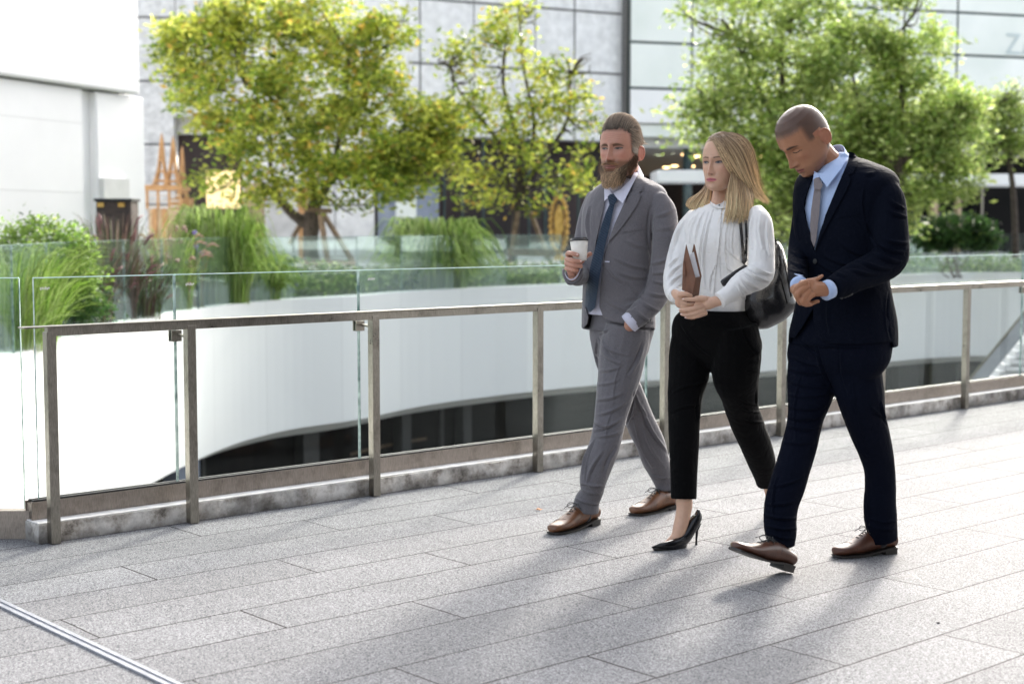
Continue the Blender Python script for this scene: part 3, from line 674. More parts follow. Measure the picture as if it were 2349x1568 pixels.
# --- glass building, right
h0 = np.array([e2[0] + .24, e2[1] - .1]); h1 = P(2349, 500, 53.0)[:2]; hd = h1 - h0; hl = np.linalg.norm(hd); hd /= hl; hn = np.array([-hd[1], hd[0]])
gb = empty('glass_building', (h0[0], h0[1], .4), 'pale green glass panelled building with open lit lobby on the right', 'building')
def hp(px):
    k = (px - CX) / F; t = (k * h0[1] - h0[0]) / (hd[0] - k * hd[1]); return t
def hbox(t0, t1, za, zb, o0, o1):
    A = h0 + hd * t0; B = h0 + hd * t1; return [tuple(A + hn * o0), tuple(B + hn * o0), tuple(B + hn * o1), tuple(A + hn * o1)], za, zb
tv = [0, hp(1583)]; stp = tv[1]; bays = [0, stp]
x_ = hp(1583) + .01
while x_ < hl + 8: x_ += 3.35; bays.append(x_)
zr = [4.72, 5.83, 7.30, 8.76, 10.3]
for i in range(len(bays) - 1):
    for j in range(4):
        mb = MB(); g_ = .045; mb.prism(*hbox(bays[i] + g_, bays[i + 1] - g_, zr[j] + (.0 if j == 0 else g_), zr[j + 1] - g_, 0, .05)); mb.build('glass_panel', M_white if j == 0 else M_panel, gb)
mb = MB(); mb.prism(*hbox(0, bays[-1], 4.74, 10.3, .07, .3)); mb.build('frame', M_frame, gb)
mb = MB(); mb.prism(*hbox(0, bays[-1], 4.70, 10.2, .32, 22)); mb.build('unseen_upper_mass', M_ceil, gb)  # unseen mass added behind the panels to keep the sun out
mb = MB(); mb.prism(*hbox(0, bays[-1], 4.28, 4.68, .15, 1.0)); mb.build('soffit_band', M_panel, gb)
mb = MB(); mb.prism(*hbox(0, bays[-1], 3.95, 4.26, .5, 30)); mb.build('ceiling', M_ceil, gb)
mb = MB(); mb.prism(*hbox(-3, bays[-1], .4, 4.0, 26, 26.4)); mb.build('back_wall', M_interior, gb)
mb = MB(); mb.prism(*hbox(0, .3, .4, 3.94, 2, 26)); mb.build('side_wall', M_interior, gb)
r2 = np.random.default_rng(3)
for k in range(26):
    t = r2.uniform(.6, 9.5); o = r2.uniform(2.5, 22); c2 = h0 + hd * t + hn * o; V, Fc = ellipsoid((c2[0], c2[1], 3.94), (.17, .17, .03), n=12, m=6)
    mk('downlight', V, Fc, M_warm, gb)
for t0, t1, zz in ((2.0, 3.3, 3.6), (.2, 1.2, 2.55), (3.2, 4.2, 3.0), (5.5, 7.5, 3.3)):
    mb = MB(); mb.prism(*hbox(t0, t1, zz, zz + .14, 25.6, 25.9)); mb.build('lit_shelf', M_warm, gb)
A = h0 + hd * hp(1582); V, Fc = tube([(A[0], A[1] + .9, .4), (A[0], A[1] + .9, 3.95)], .16, 16); mk('column', V, Fc, M_frame, gb)
# right storefront
mb = MB(); mb.prism(*hbox(hp(2098), bays[-1], .4, 3.9, 2.2, 2.3)); mb.build('shop_glazing', M_dark, gb)
for px, w2, m_ in ((2107, .30, M_tan), (2207, .18, M_tan), (2262, .14, M_tan), (2315, .08, M_steel), (2160, .06, M_frame)):
    mb = MB(); mb.prism(*hbox(hp(px) - w2 / 2, hp(px) + w2 / 2, .4, 3.9, 1.7, 1.95)); mb.build('column', m_, gb)
# shop lettering on the panels, cut by the right edge of the frame
cu = bpy.data.curves.new('lettering', 'FONT'); cu.body = 'ZARA'; cu.size = 1.05; cu.extrude = .004; cu.space_character = 1.05
_t = bpy.data.objects.new('tmp', cu); C.objects.link(_t); _me = bpy.data.meshes.new_from_object(_t.evaluated_get(bpy.context.evaluated_depsgraph_get())); bpy.data.objects.remove(_t); lt = bpy.data.objects.new('lettering', _me); C.objects.link(lt); _me.materials.clear(); A = h0 + hd * hp(2290) - hn * .03; bz = P(2290, 122, 52.4)[2]
lt.parent = gb; lt.matrix_parent_inverse = Matrix.Translation(gb.location).inverted(); lt.location = (A[0], A[1], bz); lt.rotation_euler = (math.pi / 2, 0, math.atan2(hd[1], hd[0]))
_me.materials.append(noisy('faint_lettering', (.50, .58, .58), (.56, .64, .64), 3, .3, 0))
# white canopies
for (xa, xb, ya, yb, Y, lab) in ((1508, 1660, 390, 417, 44.0, 'flat white canopy behind the blonde woman'), (2035, 2420, 399, 425, 46.0, 'long flat white canopy over the shop front at far right')):
    A = P(xa, yb, Y); B = P(xb, ya, Y); mb = MB(); mb.box((A[0], Y, A[2]), (B[0], Y + 2.2, B[2])); o = mb.build('canopy', M_white); bevel(o, .02); tag(o, lab, 'canopy')
# ================================================================ ornaments by the shops
def spire(parent, px, pyb, pyt, wpx, Y):                   # lattice spire of orange rods
    base = P(px, pyb, Y); top = P(px, pyt, Y); w_ = wpx * Y / F / 2; mb = MB()
    for sx, sy in ((-1, -1), (1, -1), (1, 1), (-1, 1)):
        p = [base + (sx * w_, sy * w_, 0), base * .7 + top * .3 + (sx * w_ * .42, sy * w_ * .42, 0), base * .35 + top * .65 + (sx * w_ * .18, sy * w_ * .18, 0), top]
        mb.tube(spline(p, 8), [.035] * 7 + [.01], 6)
    for f_ in (.12, .3, .5, .68): c_ = base * (1 - f_) + top * f_; k = w_ * np.interp(f_, [0, .3, .65, 1], [1, .42, .18, 0]) * 1.15; mb.box((c_[0] - k, c_[1] - k, c_[2] - .03), (c_[0] + k, c_[1] + k, c_[2] + .03))
    mb.build('spire', M_orange, parent)
YT = 38.0
sh = empty('timber_shrine', P(378, 560, YT), 'orange timber lattice shrine with pointed spires beside the white building', 'shrine')
spire(sh, 371, 430, 305, 34, YT); spire(sh, 397, 430, 312, 34, YT)
base = P(384, 430, YT); mb = MB(); mb.box((base[0] - .48, YT - .5, base[2] - .08), (base[0] + .48, YT + .5, base[2] + .05)); mb.build('roof_edge', M_orange, sh)
zb2 = P(384, 480, YT)[2]
for sx in (-.42, -.14, .14, .42):
    mb = MB(); mb.bar((base[0] + sx, YT - .42, zb2), (base[0] + sx, YT - .42, base[2]), .06); mb.build('post', M_orange, sh)
for k in range(4): mb = MB(); zz = zb2 + (base[2] - zb2) * (k + .5) / 4; mb.box((base[0] - .42, YT - .44, zz - .02), (base[0] + .42, YT - .41, zz + .02)); mb.build('rail', noisy('pale_lattice', (.5, .45, .40), (.65, .6, .55), 4, .6, 0), sh)
mb = MB(); mb.box((base[0] - .40, YT - .4, .4), (base[0] + .46, YT + .4, zb2)); mb.build('plinth', M_tan, sh)
for sx in (-.3, -.05): mb = MB(); mb.box((base[0] + sx, YT - .45, .4), (base[0] + sx + .12, YT - .40, zb2 + .02)); mb.build('pilaster', M_orange, sh)
sh2 = empty('timber_spire', P(418, 560, 39.5), 'smaller orange timber spire against the dark doorway', 'shrine'); spire(sh2, 418, 455, 335, 22, 39.5)
bb = P(418, 455, 39.5); mb = MB(); mb.box((bb[0] - .25, 39.25, .4), (bb[0] + .25, 39.75, bb[2])); mb.build('plinth', M_orange, sh2)
A = P(474, 478, 42); B = P(548, 392, 42); mb = MB(); mb.box((A[0], 42, A[2]), (B[0], 42.15, B[2])); lp = mb.build('lit_panel', M_lit)
tag(lp, 'glowing golden display panel low behind the large tree', 'display')
for (x0, x1, y1, Y, m_, lab) in ((560, 600, 430, 41, M_tan, 'tan stone column left of the large tree trunk'), (684, 700, 440, 41, M_orange, 'slim orange column seen through the fork of the large tree')):
    A = P(x0, 500, Y); B = P(x1, y1, Y); mb = MB(); mb.box((A[0], Y, .4), (B[0], Y + .5, B[2])); mb.box((A[0] - .06, Y - .06, B[2] + .002), (B[0] + .06, Y + .56, B[2] + .12)); o = mb.build('stone_column', m_); bevel(o, .02); tag(o, lab, 'column')
# golden ornamental figure frame
c0 = P(1282, 515, 42.0); mb = MB(); rr_ = np.random.default_rng(5)
V = []; 
for k in range(26):
    t = k / 25; ang = t * 2 * math.pi; mb.tube([c0 + (math.sin(ang) * .22, 0, math.cos(ang) * .72), c0 + (math.sin(ang + .12) * .25, -.05, math.cos(ang + .12) * .80), c0 + (math.sin(ang + .25) * .21, 0, math.cos(ang + .25) * .70)], [.05, .07, .04], 6)
og = mb.build('gilded_frame', M_gold, smooth=True); tag(og, 'tall oval gilded ornamental frame on a thin stand by the dark shop front', 'ornament')
V, Fc = ellipsoid(c0, (.15, .06, .58), n=14, m=12); V = V + rr_.normal(size=V.shape) * .02; mk('gilded_panel', V, Fc, M_gold, og)
mb = MB(); mb.tube([(c0[0], c0[1], .4), (c0[0], c0[1], c0[2] - .78)], [.2, .05], 8); mb.build('stand', M_gold, og)
# dark lantern box by the white building
Yl = ringY(262, 2.6); A = P(222, 560, Yl); B = P(300, 462, Yl)
lb = MB().box((A[0], Yl, .12), (B[0], Yl + .42, B[2])).build('planter_box', noisy('dark_brown_timber', (.03, .02, .018), (.07, .045, .035), 6, .6, .3, stretch=(1, 1, 4)))
tag(lb, 'tall dark brown timber box among the purple grasses against the white wall', 'planter'); bevel(lb, .01)
for px in (224, 272): p = P(px, 470, Yl); MB().box((p[0], Yl - .03, p[2] - .03), (p[0] + .09, Yl + .02, p[2] + .03)).build('brass_lamp', M_gold, lb)
MB().box((A[0] - .02, Yl - .03, B[2] + .002), (B[0] + .02, Yl + .45, B[2] + .04)).build('rim', M_black, lb)
# ================================================================ foliage
def leaf_quads(cen, size, cols, r, flat=.35):             # cen (n, 3)
    n = len(cen); a = r.normal(size=(n, 3)); a[:, 2] *= .6; a /= np.linalg.norm(a, axis=1)[:, None]
    b = r.normal(size=(n, 3)); b[:, 2] = np.abs(b[:, 2]) * 1.2; b = np.cross(a, b); b /= np.linalg.norm(b, axis=1)[:, None]
    L_ = size * r.uniform(.6, 1.3, (n, 1)); W_ = L_ * .42
    V = np.stack([cen - a * L_, cen + b * W_ - a * L_ * .1, cen + a * L_, cen - b * W_ - a * L_ * .1], 1).reshape(-1, 3)
    Fc = np.arange(n * 4).reshape(n, 4); return V, Fc, np.repeat(cols, 4, 0)
PAL = {'yellow': [(.50, .54, .07), (.68, .69, .14), (.21, .31, .045), (.64, .44, .09), (.07, .13, .025)], 'yw': [.33, .20, .29, .05, .13],
       'fresh': [(.48, .58, .15), (.66, .74, .30), (.26, .38, .09), (.07, .13, .035), (.74, .74, .30)], 'fw': [.32, .22, .28, .13, .05],
       'bush': [(.26, .40, .08), (.38, .52, .12), (.14, .25, .05), (.05, .10, .025), (.46, .52, .14)], 'dark': [(.05, .12, .03), (.08, .17, .04), (.03, .07, .02), (.12, .20, .05), (.2, .25, .05)], 'dw': [.4, .25, .2, .1, .05]}
def crown(blobs, Y, n, size, pal, wts, r, depth=.8, cl=22, clr=.24, gap=-1.35):
    """blobs: (px, py, rx, ry, dY, density)"""
    dens = np.array([b[2] * b[3] * b[5] for b in blobs]); dens /= dens.sum(); cen = []; shade = []
    for b, p in zip(blobs, dens):
        k = max(1, int(n * p / cl)); Yb_ = Y + b[4]; c = P(b[0], b[1], Yb_); rx = b[2] * Yb_ / F; rz = b[3] * Yb_ / F; ry = (rx + rz) / 2 * depth
        u = r.normal(size=(k, 3)); u /= np.linalg.norm(u, axis=1)[:, None]; rad = r.uniform(.25, 1, (k, 1)) ** .45
        cc = c + u * rad * np.array([rx, ry, rz])
        tone = r.random(k); nz_ = np.sin(cc[:, 0] * 3.1 + 2 * np.sin(cc[:, 2] * 2.3)) + np.sin(cc[:, 2] * 3.7 + 1.5 * np.sin(cc[:, 0] * 2.9)) + np.sin(cc[:, 1] * 3); kp = nz_ > gap; cc = cc[kp]; tone = tone[kp]; k = len(cc)
        if k == 0: continue
        q = np.repeat(cc, cl, 0); off = r.normal(size=(k * cl, 3)) * clr * np.array([1, 1, .55]); off[:, 2] -= np.abs(off[:, 0]) * .25
        cen.append(q + off); shade.append(np.repeat(tone, cl))
    cen = np.concatenate(cen); tone = np.concatenate(shade); m = len(cen)
    pal_n = pal; base = np.array(PAL[pal]); w_ = np.array(PAL[wts]); w_ = w_ / w_.sum(); idx = r.choice(len(base), m, p=w_); alt = (tone * len(base)).astype(int) % len(base)
    cols = base[idx] * .5 + base[np.minimum(alt, 2)] * .5; cols[(idx == 3) & (pal_n == 'yellow')] = base[3]
    cols *= r.uniform(.8, 1.2, (m, 1)) * (.55 + .8 * ((tone * 7.3) % 1.0))[:, None]; return leaf_quads(cen, size, cols, r)
def tree(name, label, blobs, Y, branches, n, size, pal, wts, seed, group=None, cl=22, clr=.24, twigs=60, gap=-1.35):
    r = np.random.default_rng(seed); b0 = branches[0][0]; base = P(b0[0], b0[1], Y)
    t = empty(name, (base[0], base[1], .4), label, 'tree', group); mb = MB(); rad_at = []
    for br in branches:
        pts = [P(q[0], q[1], Y + (q[3] if len(q) > 3 else 0)) for q in br]; rd = [q[2] * Y / F for q in br]
        sp = spline(np.column_stack([pts, rd]), 14); mb.tube(sp[:, :3], np.maximum(sp[:, 3], .008), 8)
        rad_at.append(sp[:, :3])
    ends = np.concatenate(rad_at)
    for k in range(twigs):
        b = blobs[r.integers(len(blobs))]; c = P(b[0] + r.uniform(-.8, .8) * b[2], b[1] + r.uniform(-.8, .8) * b[3], Y + b[4] + r.uniform(-.5, .5)); s = ends[np.linalg.norm(ends - c, axis=1).argmin()]
        m_ = (s + c) / 2 + r.normal(size=3) * .12; sp = spline([s, m_, c], 6); mb.tube(sp, np.linspace(.03, .008, 6), 5)
    mb.build('trunk', M_bark, t, True)
    V, Fc, cols = crown(blobs, Y, n, size, pal, wts, r, cl=cl, clr=clr, gap=gap); mk('crown', V, Fc, M_leaf, t, False, cols); return t
Q = 1.0
YA = 33.0
t1b = [(470, 110, 120, 90, 0, 1), (600, 60, 120, 70, .5, 1), (740, 70, 130, 70, 0, 1), (870, 80, 60, 80, 0, .9), (850, 30, 26, 34, 0, .8), (400, 180, 55, 40, 0, .6), (540, 220, 140, 80, -.6, .9), (700, 200, 150, 90, .3, 1), (850, 200, 90, 80, 0, 1),
       (480, 320, 70, 60, 0, .6), (620, 330, 120, 80, -.8, .8), (780, 330, 150, 90, -.6, 1), (930, 310, 110, 90, -.5, 1.1), (1010, 330, 50, 70, 0, .9), (470, 400, 40, 60, 0, .5), (600, 420, 90, 45, -.3, .7), (760, 420, 100, 50, -.5, .8), (880, 410, 100, 45, -.6, 1), (980, 420, 45, 35, 0, .8), (800, 480, 24, 24, -.4, .5), (540, 20, 60, 30, 0, .8), (365, 165, 30, 20, 0, .4), (1020, 290, 45, 55, 0, .8), (975, 245, 60, 35, 0, .7), (700, -10, 160, 30, 0, .8), (440, 60, 50, 40, 0, .7), (1035, 380, 30, 40, 0, .6)]
t1r = [[(716, 610, 20), (712, 560, 17), (716, 500, 20), (720, 470, 14)], [(714, 520, 15), (670, 490, 11), (635, 450, 9), (600, 420, 6), (520, 370, 4)], [(718, 500, 12), (740, 440, 9), (800, 380, 7), (900, 330, 4)], [(716, 490, 12), (722, 420, 9), (690, 330, 7), (640, 240, 5), (560, 190, 3)], [(722, 480, 10), (760, 400, 7), (790, 250, 5), (800, 120, 3)], [(640, 450, 6), (620, 380, 5), (615, 300, 4), (520, 210, 2)]]
if True:
    tree('broadleaf_tree', 'large spreading yellow-green tree with a forked dark trunk, left of centre', t1b, YA, t1r, int(34000 * Q), .088, 'yellow', 'yw', 11, cl=45, clr=.23)
    t2b = [(1170, 50, 60, 50, 0, .7), (1215, 20, 40, 26, 0, .4), (1070, 105, 55, 40, 0, .55), (1030, 130, 30, 30, 0, .4), (1150, 130, 70, 60, 0, .5), (1210, 190, 90, 60, 0, .6), (1090, 210, 70, 60, 0, .4), (1310, 150, 60, 40, 0, .6), (1350, 200, 50, 50, 0, .55), (1290, 240, 80, 50, 0, .6), (1150, 260, 100, 60, -.2, .55), (1080, 320, 60, 50, 0, .45), (1210, 330, 110, 60, 0, .5),
           (1320, 340, 60, 50, 0, .5), (1110, 420, 80, 50, -.2, .55), (1230, 410, 90, 45, 0, .55), (1340, 390, 50, 50, 0, .6), (1140, 470, 40, 20, 0, .4), (1040, 330, 40, 40, 0, .4), (1370, 280, 30, 30, 0, .4), (1200, 460, 60, 26, 0, .4)]
    t2r = [[(1178, 610, 9), (1182, 520, 9), (1190, 440, 8)], [(1188, 460, 7), (1160, 400, 5), (1140, 320, 5), (1060, 220, 3), (1030, 150, 2)], [(1190, 450, 7), (1190, 330, 5), (1155, 200, 4), (1165, 60, 2)], [(1192, 450, 6), (1240, 370, 5), (1300, 280, 4), (1310, 170, 2)], [(1190, 440, 5), (1225, 300, 4), (1200, 150, 3), (1190, 20, 2)], [(1180, 440, 5), (1100, 380, 3), (1060, 330, 2)], [(1192, 440, 5), (1290, 400, 3), (1360, 380, 2)]]
    tree('sparse_tree', 'slender sparse tree with yellowing leaves between the large tree and the bearded man', t2b, 35.0, t2r, int(10500 * Q), .082, 'yellow', 'yw', 12, cl=20, clr=.22, twigs=110, gap=-.9)
    t3b = [(1660, 20, 80, 40, 0, .6), (1760, 60, 110, 70, 0, .7), (1690, 130, 90, 60, 0, .7), (1800, 170, 110, 80, 0, .9), (1650, 210, 90, 50, 0, .7), (1600, 240, 60, 24, 0, .6), (1720, 260, 120, 60, 0, .9), (1620, 310, 60, 40, 0, .6), (1820, 300, 90, 90, 0, 1), (1760, 380, 90, 80, 0, 1), (1850, 430, 80, 80, 0, 1), (1780, 490, 70, 50, 0, .9), (1560, 250, 26, 16, 0, .5), (1600, 30, 26, 30, 0, .5), (1760, -30, 180, 40, 0, .7), (1880, 30, 60, 60, 0, .7), (1900, 180, 70, 80, 0, .8), (1560, 20, 20, 20, 0, .3)]
    t3r = [[(1850, 620, 16), (1845, 520, 14), (1820, 420, 11), (1800, 300, 8), (1790, 60, 4)], [(1822, 430, 9), (1740, 330, 6), (1640, 240, 3)], [(1810, 350, 8), (1740, 200, 5), (1680, 80, 3)]]
    tree('airy_tree', 'light airy pale green tree behind the blonde woman and the man in navy', t3b, 34.0, t3r, int(20000 * Q), .088, 'fresh', 'fw', 13, cl=34, clr=.29, gap=-.85)
    t4b = [(1960, 110, 80, 70, 0, .9), (2060, 60, 80, 60, 0, .8), (2090, 120, 90, 70, 0, 1), (2000, 220, 110, 90, .4, 1.2), (2150, 220, 90, 90, 0, 1.1), (2060, 330, 130, 90, .3, 1.3), (2190, 330, 70, 80, 0, 1), (1960, 340, 90, 80, .5, 1.2), (2120, 420, 80, 50, 0, .9), (2200, 430, 50, 40, 0, .7), (2080, 480, 50, 50, 0, .8), (2060, 10, 40, 30, 0, .6), (2220, 260, 34, 50, 0, .7), (1950, 450, 60, 60, .5, 1), (2060, -40, 90, 40, 0, .7), (1900, 90, 60, 60, 0, .7), (2240, 350, 30, 60, 0, .7), (1900, 520, 60, 40, 0, .8)]
    t4r = [[(2070, 600, 16), (2066, 480, 13), (2060, 360, 10), (2070, 200, 6), (2075, 60, 3)], [(2062, 400, 8), (1990, 300, 5), (1950, 150, 3)], [(2062, 380, 8), (2140, 300, 5), (2190, 220, 3)]]
    tree('dense_tree', 'dense full green tree behind the right shoulder of the man in navy', t4b, 35.0, t4r, int(33000 * Q), .092, 'fresh', 'fw', 14, cl=45, clr=.25, gap=-1.1)
    t5b = [(2290, 250, 60, 45, 0, .9), (2340, 300, 50, 60, 0, .9), (2280, 320, 50, 40, 0, .7), (2330, 210, 30, 24, 0, .4)]
    tree('young_tree', 'small bushy tree cut off by the right edge of the picture', t5b, 38.0, [[(2330, 590, 8), (2325, 450, 7), (2310, 330, 5), (2300, 240, 3)]], int(7000 * Q), .06, 'fresh', 'fw', 15)
    # timber stakes round the trunks
    def stakes(label, Y, bars):
        c = P(bars[0][0], 600, Y); s_ = empty('tree_support', (c[0], c[1], .4), label, 'tree stake')
        for x0, y0, x1, y1, w_, dY in bars: MB().bar(P(x0, y0, Y + dY), P(x1, y1, Y + dY * .3), w_, w_).build('stake', M_stake, s_)
    stakes('dark timber tripod stakes propping the forked trunk of the large tree', YA, [(735, 490, 752, 600, .10, -.5), (742, 490, 808, 598, .09, .6), (700, 492, 664, 560, .08, .3), (690, 600, 815, 602, .10, -.4), (700, 480, 760, 484, .10, -.4)])
    stakes('timber stakes with a cross bar round the slender sparse tree', 35.0, [(1188, 486, 1168, 606, .10, -.3), (1216, 486, 1262, 600, .09, .3), (1160, 578, 1270, 580, .16, -.4), (1168, 600, 1168, 620, .12, -.4), (1250, 580, 1285, 640, .08, .3)])
# ---------------------------------------------------------------- grasses and shrubs on the atrium edge
def blades(base, n, h, spread, r, cols, arch=.5, w_=.008, k=7, lean=(0, 0)):
    az = r.uniform(0, 2 * math.pi, n) + .35 * np.sin(np.arange(n) * .7); rr_ = np.sqrt(r.random(n)) * spread * .62; H = h * r.uniform(.35, 1.15, n) ** .9; out = spread * r.uniform(.1, 1, n) ** 1.2
    t = np.linspace(0, 1, k)[None]; R_ = out[:, None] * t ** 1.6; Zt = H[:, None] * (t * (1.15 + arch * .75) - arch * 1.55 * t ** 2.6)
    x = base[0] + (rr_ * np.cos(az))[:, None] + R_ * np.cos(az)[:, None] + lean[0] * t ** 2; y = base[1] + (rr_ * np.sin(az))[:, None] + R_ * np.sin(az)[:, None] + lean[1] * t ** 2
    pth = np.stack([x, y, base[2] + Zt], -1); c = np.array(cols)[r.integers(len(cols), size=n)] * r.uniform(.7, 1.3, (n, 1)); cc = np.repeat(c[:, None], k, 1)
    return pth, w_, cc
def grass(name, label, cat, px, Y, h, spread, n, cols, seed, arch=.5, w_=.010, heads=None, group=None, zb=.12, k=7):
    r = np.random.default_rng(seed); b = P(px, 600, Y); base = np.array([b[0], Y, zb]); pth, w2, cc = blades(base, n, h, spread, r, cols, arch, w_, k)
    V, Fc, c = strands(pth, w2, cc, 3, .15)
    o = mk(name, V, Fc, M_grass, None, True, c); o.location = (0, 0, 0); tag(o, label, cat, group)
    if heads:
        idx = r.choice(n, heads[0], replace=False); V2 = []; mb = MB()
        for i in idx: mb.tube(pth[i, -3:] + r.normal(size=3) * .01, [.012, .02, .006], 5)
        Vh = np.concatenate(mb.V); ch = np.tile(np.array(heads[1]), (len(Vh), 1)) * r.uniform(.8, 1.2, (len(Vh), 1)); mk('seed_head', Vh, mb.F, M_grass, o, True, ch)
    return o
GREENS = [(.30, .46, .10), (.48, .62, .18), (.18, .30, .07), (.62, .72, .34), (.54, .66, .24), (.40, .54, .14)]; DK = [(.06, .13, .03), (.10, .20, .05), (.18, .30, .08)]; PUR = [(.15, .08, .075), (.24, .14, .12), (.36, .27, .20), (.10, .08, .05), (.13, .18, .07), (.10, .14, .05)]
def shrub(name, label, px, py, rx, ry, Y, n, size, pal, wts, seed, cat='shrub'):
    r = np.random.default_rng(seed); t = empty(name, (P(px, py, Y)[0], Y, .12), label, cat)
    V, Fc, c = crown([(px, py, rx, ry, 0, 1), (px - rx * .5, py + ry * .4, rx * .6, ry * .6, 0, 1), (px + rx * .5, py + ry * .4, rx * .6, ry * .6, 0, 1)], Y, n, size, pal, wts, r, cl=14, clr=.10); mk('foliage', V, Fc, M_leaf, t, False, c)
    mb = MB(); c0 = P(px, py, Y)
    for k in range(9): mb.tube(spline([(c0[0] + r.normal() * .1, Y + r.normal() * .1, .10), (c0[0] + r.normal() * .2, Y, .3), c0 + r.normal(size=3) * .25], 6), np.linspace(.02, .006, 6), 5)
    mb.build('stem', M_bark, t, True); return t
if True:
    shrub('leafy_shrub', 'bushy bright green shrub at the left behind the glass', 95, 590, 120, 95, ringY(95, 1.9), int(9000 * Q), .034, 'bush', 'fw', 21)
    shrub('leafy_shrub', 'low dark green leafy shrub at the foot of the left glass panes', 130, 690, 110, 50, ringY(130, 1.5), int(5000 * Q), .03, 'dark', 'dw', 22)
    shrub('round_shrub', 'rounded dark green shrub under the canopy at right', 2195, 530, 95, 42, 36.5, int(7000 * Q), .06, 'dark', 'dw', 23)
    grass('fountain_grass', 'pale green arching grass clump at the far left edge', 'grass clump', 0, ringY(0, 1.4), 1.15, .85, 420, GREENS, 31, .45, .006)
    grass('fountain_grass', 'soft light green grass clump leaning over the shrub at left', 'grass clump', 60, ringY(60, 1.5), 1.2, .55, 260, GREENS, 32, .5, .006)
    grass('purple_grass', 'purple fountain grass in front of the dark timber box', 'grass clump', 262, ringY(262, 1.0), 1.45, .5, 300, PUR, 33, .35, .006, heads=(36, (.34, .19, .19)))
    grass('purple_grass', 'reddish grass tuft left of the dark timber box', 'grass clump', 205, ringY(205, 1.0), 1.0, .4, 130, PUR, 34, .3, .006, heads=(14, (.32, .19, .19)))
    grass('purple_grass', 'thin reddish grass tuft right of the dark timber box', 'grass clump', 325, ringY(325, .9), .85, .4, 160, DK + PUR, 35, .3, .006, heads=(12, (.45, .34, .28)))
    grass('feather_grass', 'pinkish feathered grass between the dark box and the weeping clump', 'grass clump', 392, ringY(392, .9), 1.4, .5, 220, GREENS + [(.36, .27, .20)], 36, .5, .006, heads=(50, (.62, .45, .38)))
    grass('weeping_grass', 'tall weeping light green grass clump left of the large tree', 'grass clump', 505, ringY(505, 1.0), 1.95, .74, 800, GREENS, 37, 1.0, .010)
    grass('weeping_grass', 'smaller weeping clump hanging over the ledge below the tall one', 'grass clump', 590, ringY(590, .8), .95, .6, 420, GREENS, 38, .9, .013)
    grass('weeping_grass', 'wide weeping light green grass clump between the two trees', 'grass clump', 1000, ringY(1000, 1.3), 1.75, 1.0, 1000, GREENS, 39, 1.05, .013)
    grass('upright_plant', 'narrow bright yellow-green upright plant beside the weeping clump', 'plant', 640, ringY(640, .7), .75, .14, 140, [(.35, .5, .05), (.42, .55, .08)], 40, .1, .016)
    grass('upright_plant', 'tall thin dry leaning stem low by the second glass joint', 'plant', 455, ringY(455, .6), .8, .16, 50, [(.3, .3, .05), (.45, .25, .06)], 41, .3, .014)
    for i, (px, py, Y) in enumerate(((447, 533, 18), (449, 565, 18), (463, 580, 18), (537, 620, 18.4), (549, 617, 18.4), (680, 653, 19), (428, 600, 17.5))):
        Y = ringY(px, .5)
        c = P(px, py, Y); mb = MB(); mb.tube([(c[0] + .03, Y, .12), (c[0], Y, c[2])], [.006, .004], 5)
        fl = mb.build('flower', M_grass_stem if 'M_grass_stem' in globals() else M_frame); tag(fl, ['small violet flower head low in the bed beside the weeping grass'] [0], 'flower', 'violet flowers in the planting bed')
        mb = MB()
        for k in range(5): a_ = k * 1.256; V, Fc = ellipsoid(c + np.array([math.cos(a_) * .02, -.005, math.sin(a_) * .02]), (.017, .008, .017), n=8, m=6); mb.add(V, Fc)
        mb.build('petals', globals().setdefault('M_violet', noisy('violet_petal', (.25, .16, .62), (.38, .26, .8), 20, .6, 0)), fl, True)
    # ground cover along the whole edge
    r = np.random.default_rng(50); n = int(60000 * Q); i = r.integers(12, len(rs) - 8, n * 2); wgt = np.gradient(slen)[i]; i = i[r.random(len(i)) < wgt / wgt.max()][:n]; n = len(i)
    o = r.uniform(.40, 3.3, n); hgt = np.where(rs[i][:, 1] < 27, .50, .34) + .14 * np.sin(i * .9 + o * 3) + .08 * np.sin(i * 2.3); cen = rs[i] + Nr[i] * o[:, None] + Tn[i] * r.uniform(-.35, .35, (n, 1)); cen[:, 2] = .12 + hgt * r.random(n) ** .7
    cols = np.array(DK + DK + DK + GREENS)[r.integers(13, size=n)] * r.uniform(.6, 1.2, (n, 1)); V, Fc, c = leaf_quads(cen, .06, cols, r); o_ = mk('ground_cover', V, Fc, M_leaf, None, False, c); tag(o_, 'low dark green ground cover along the far atrium edge', 'ground cover', kind='stuff')
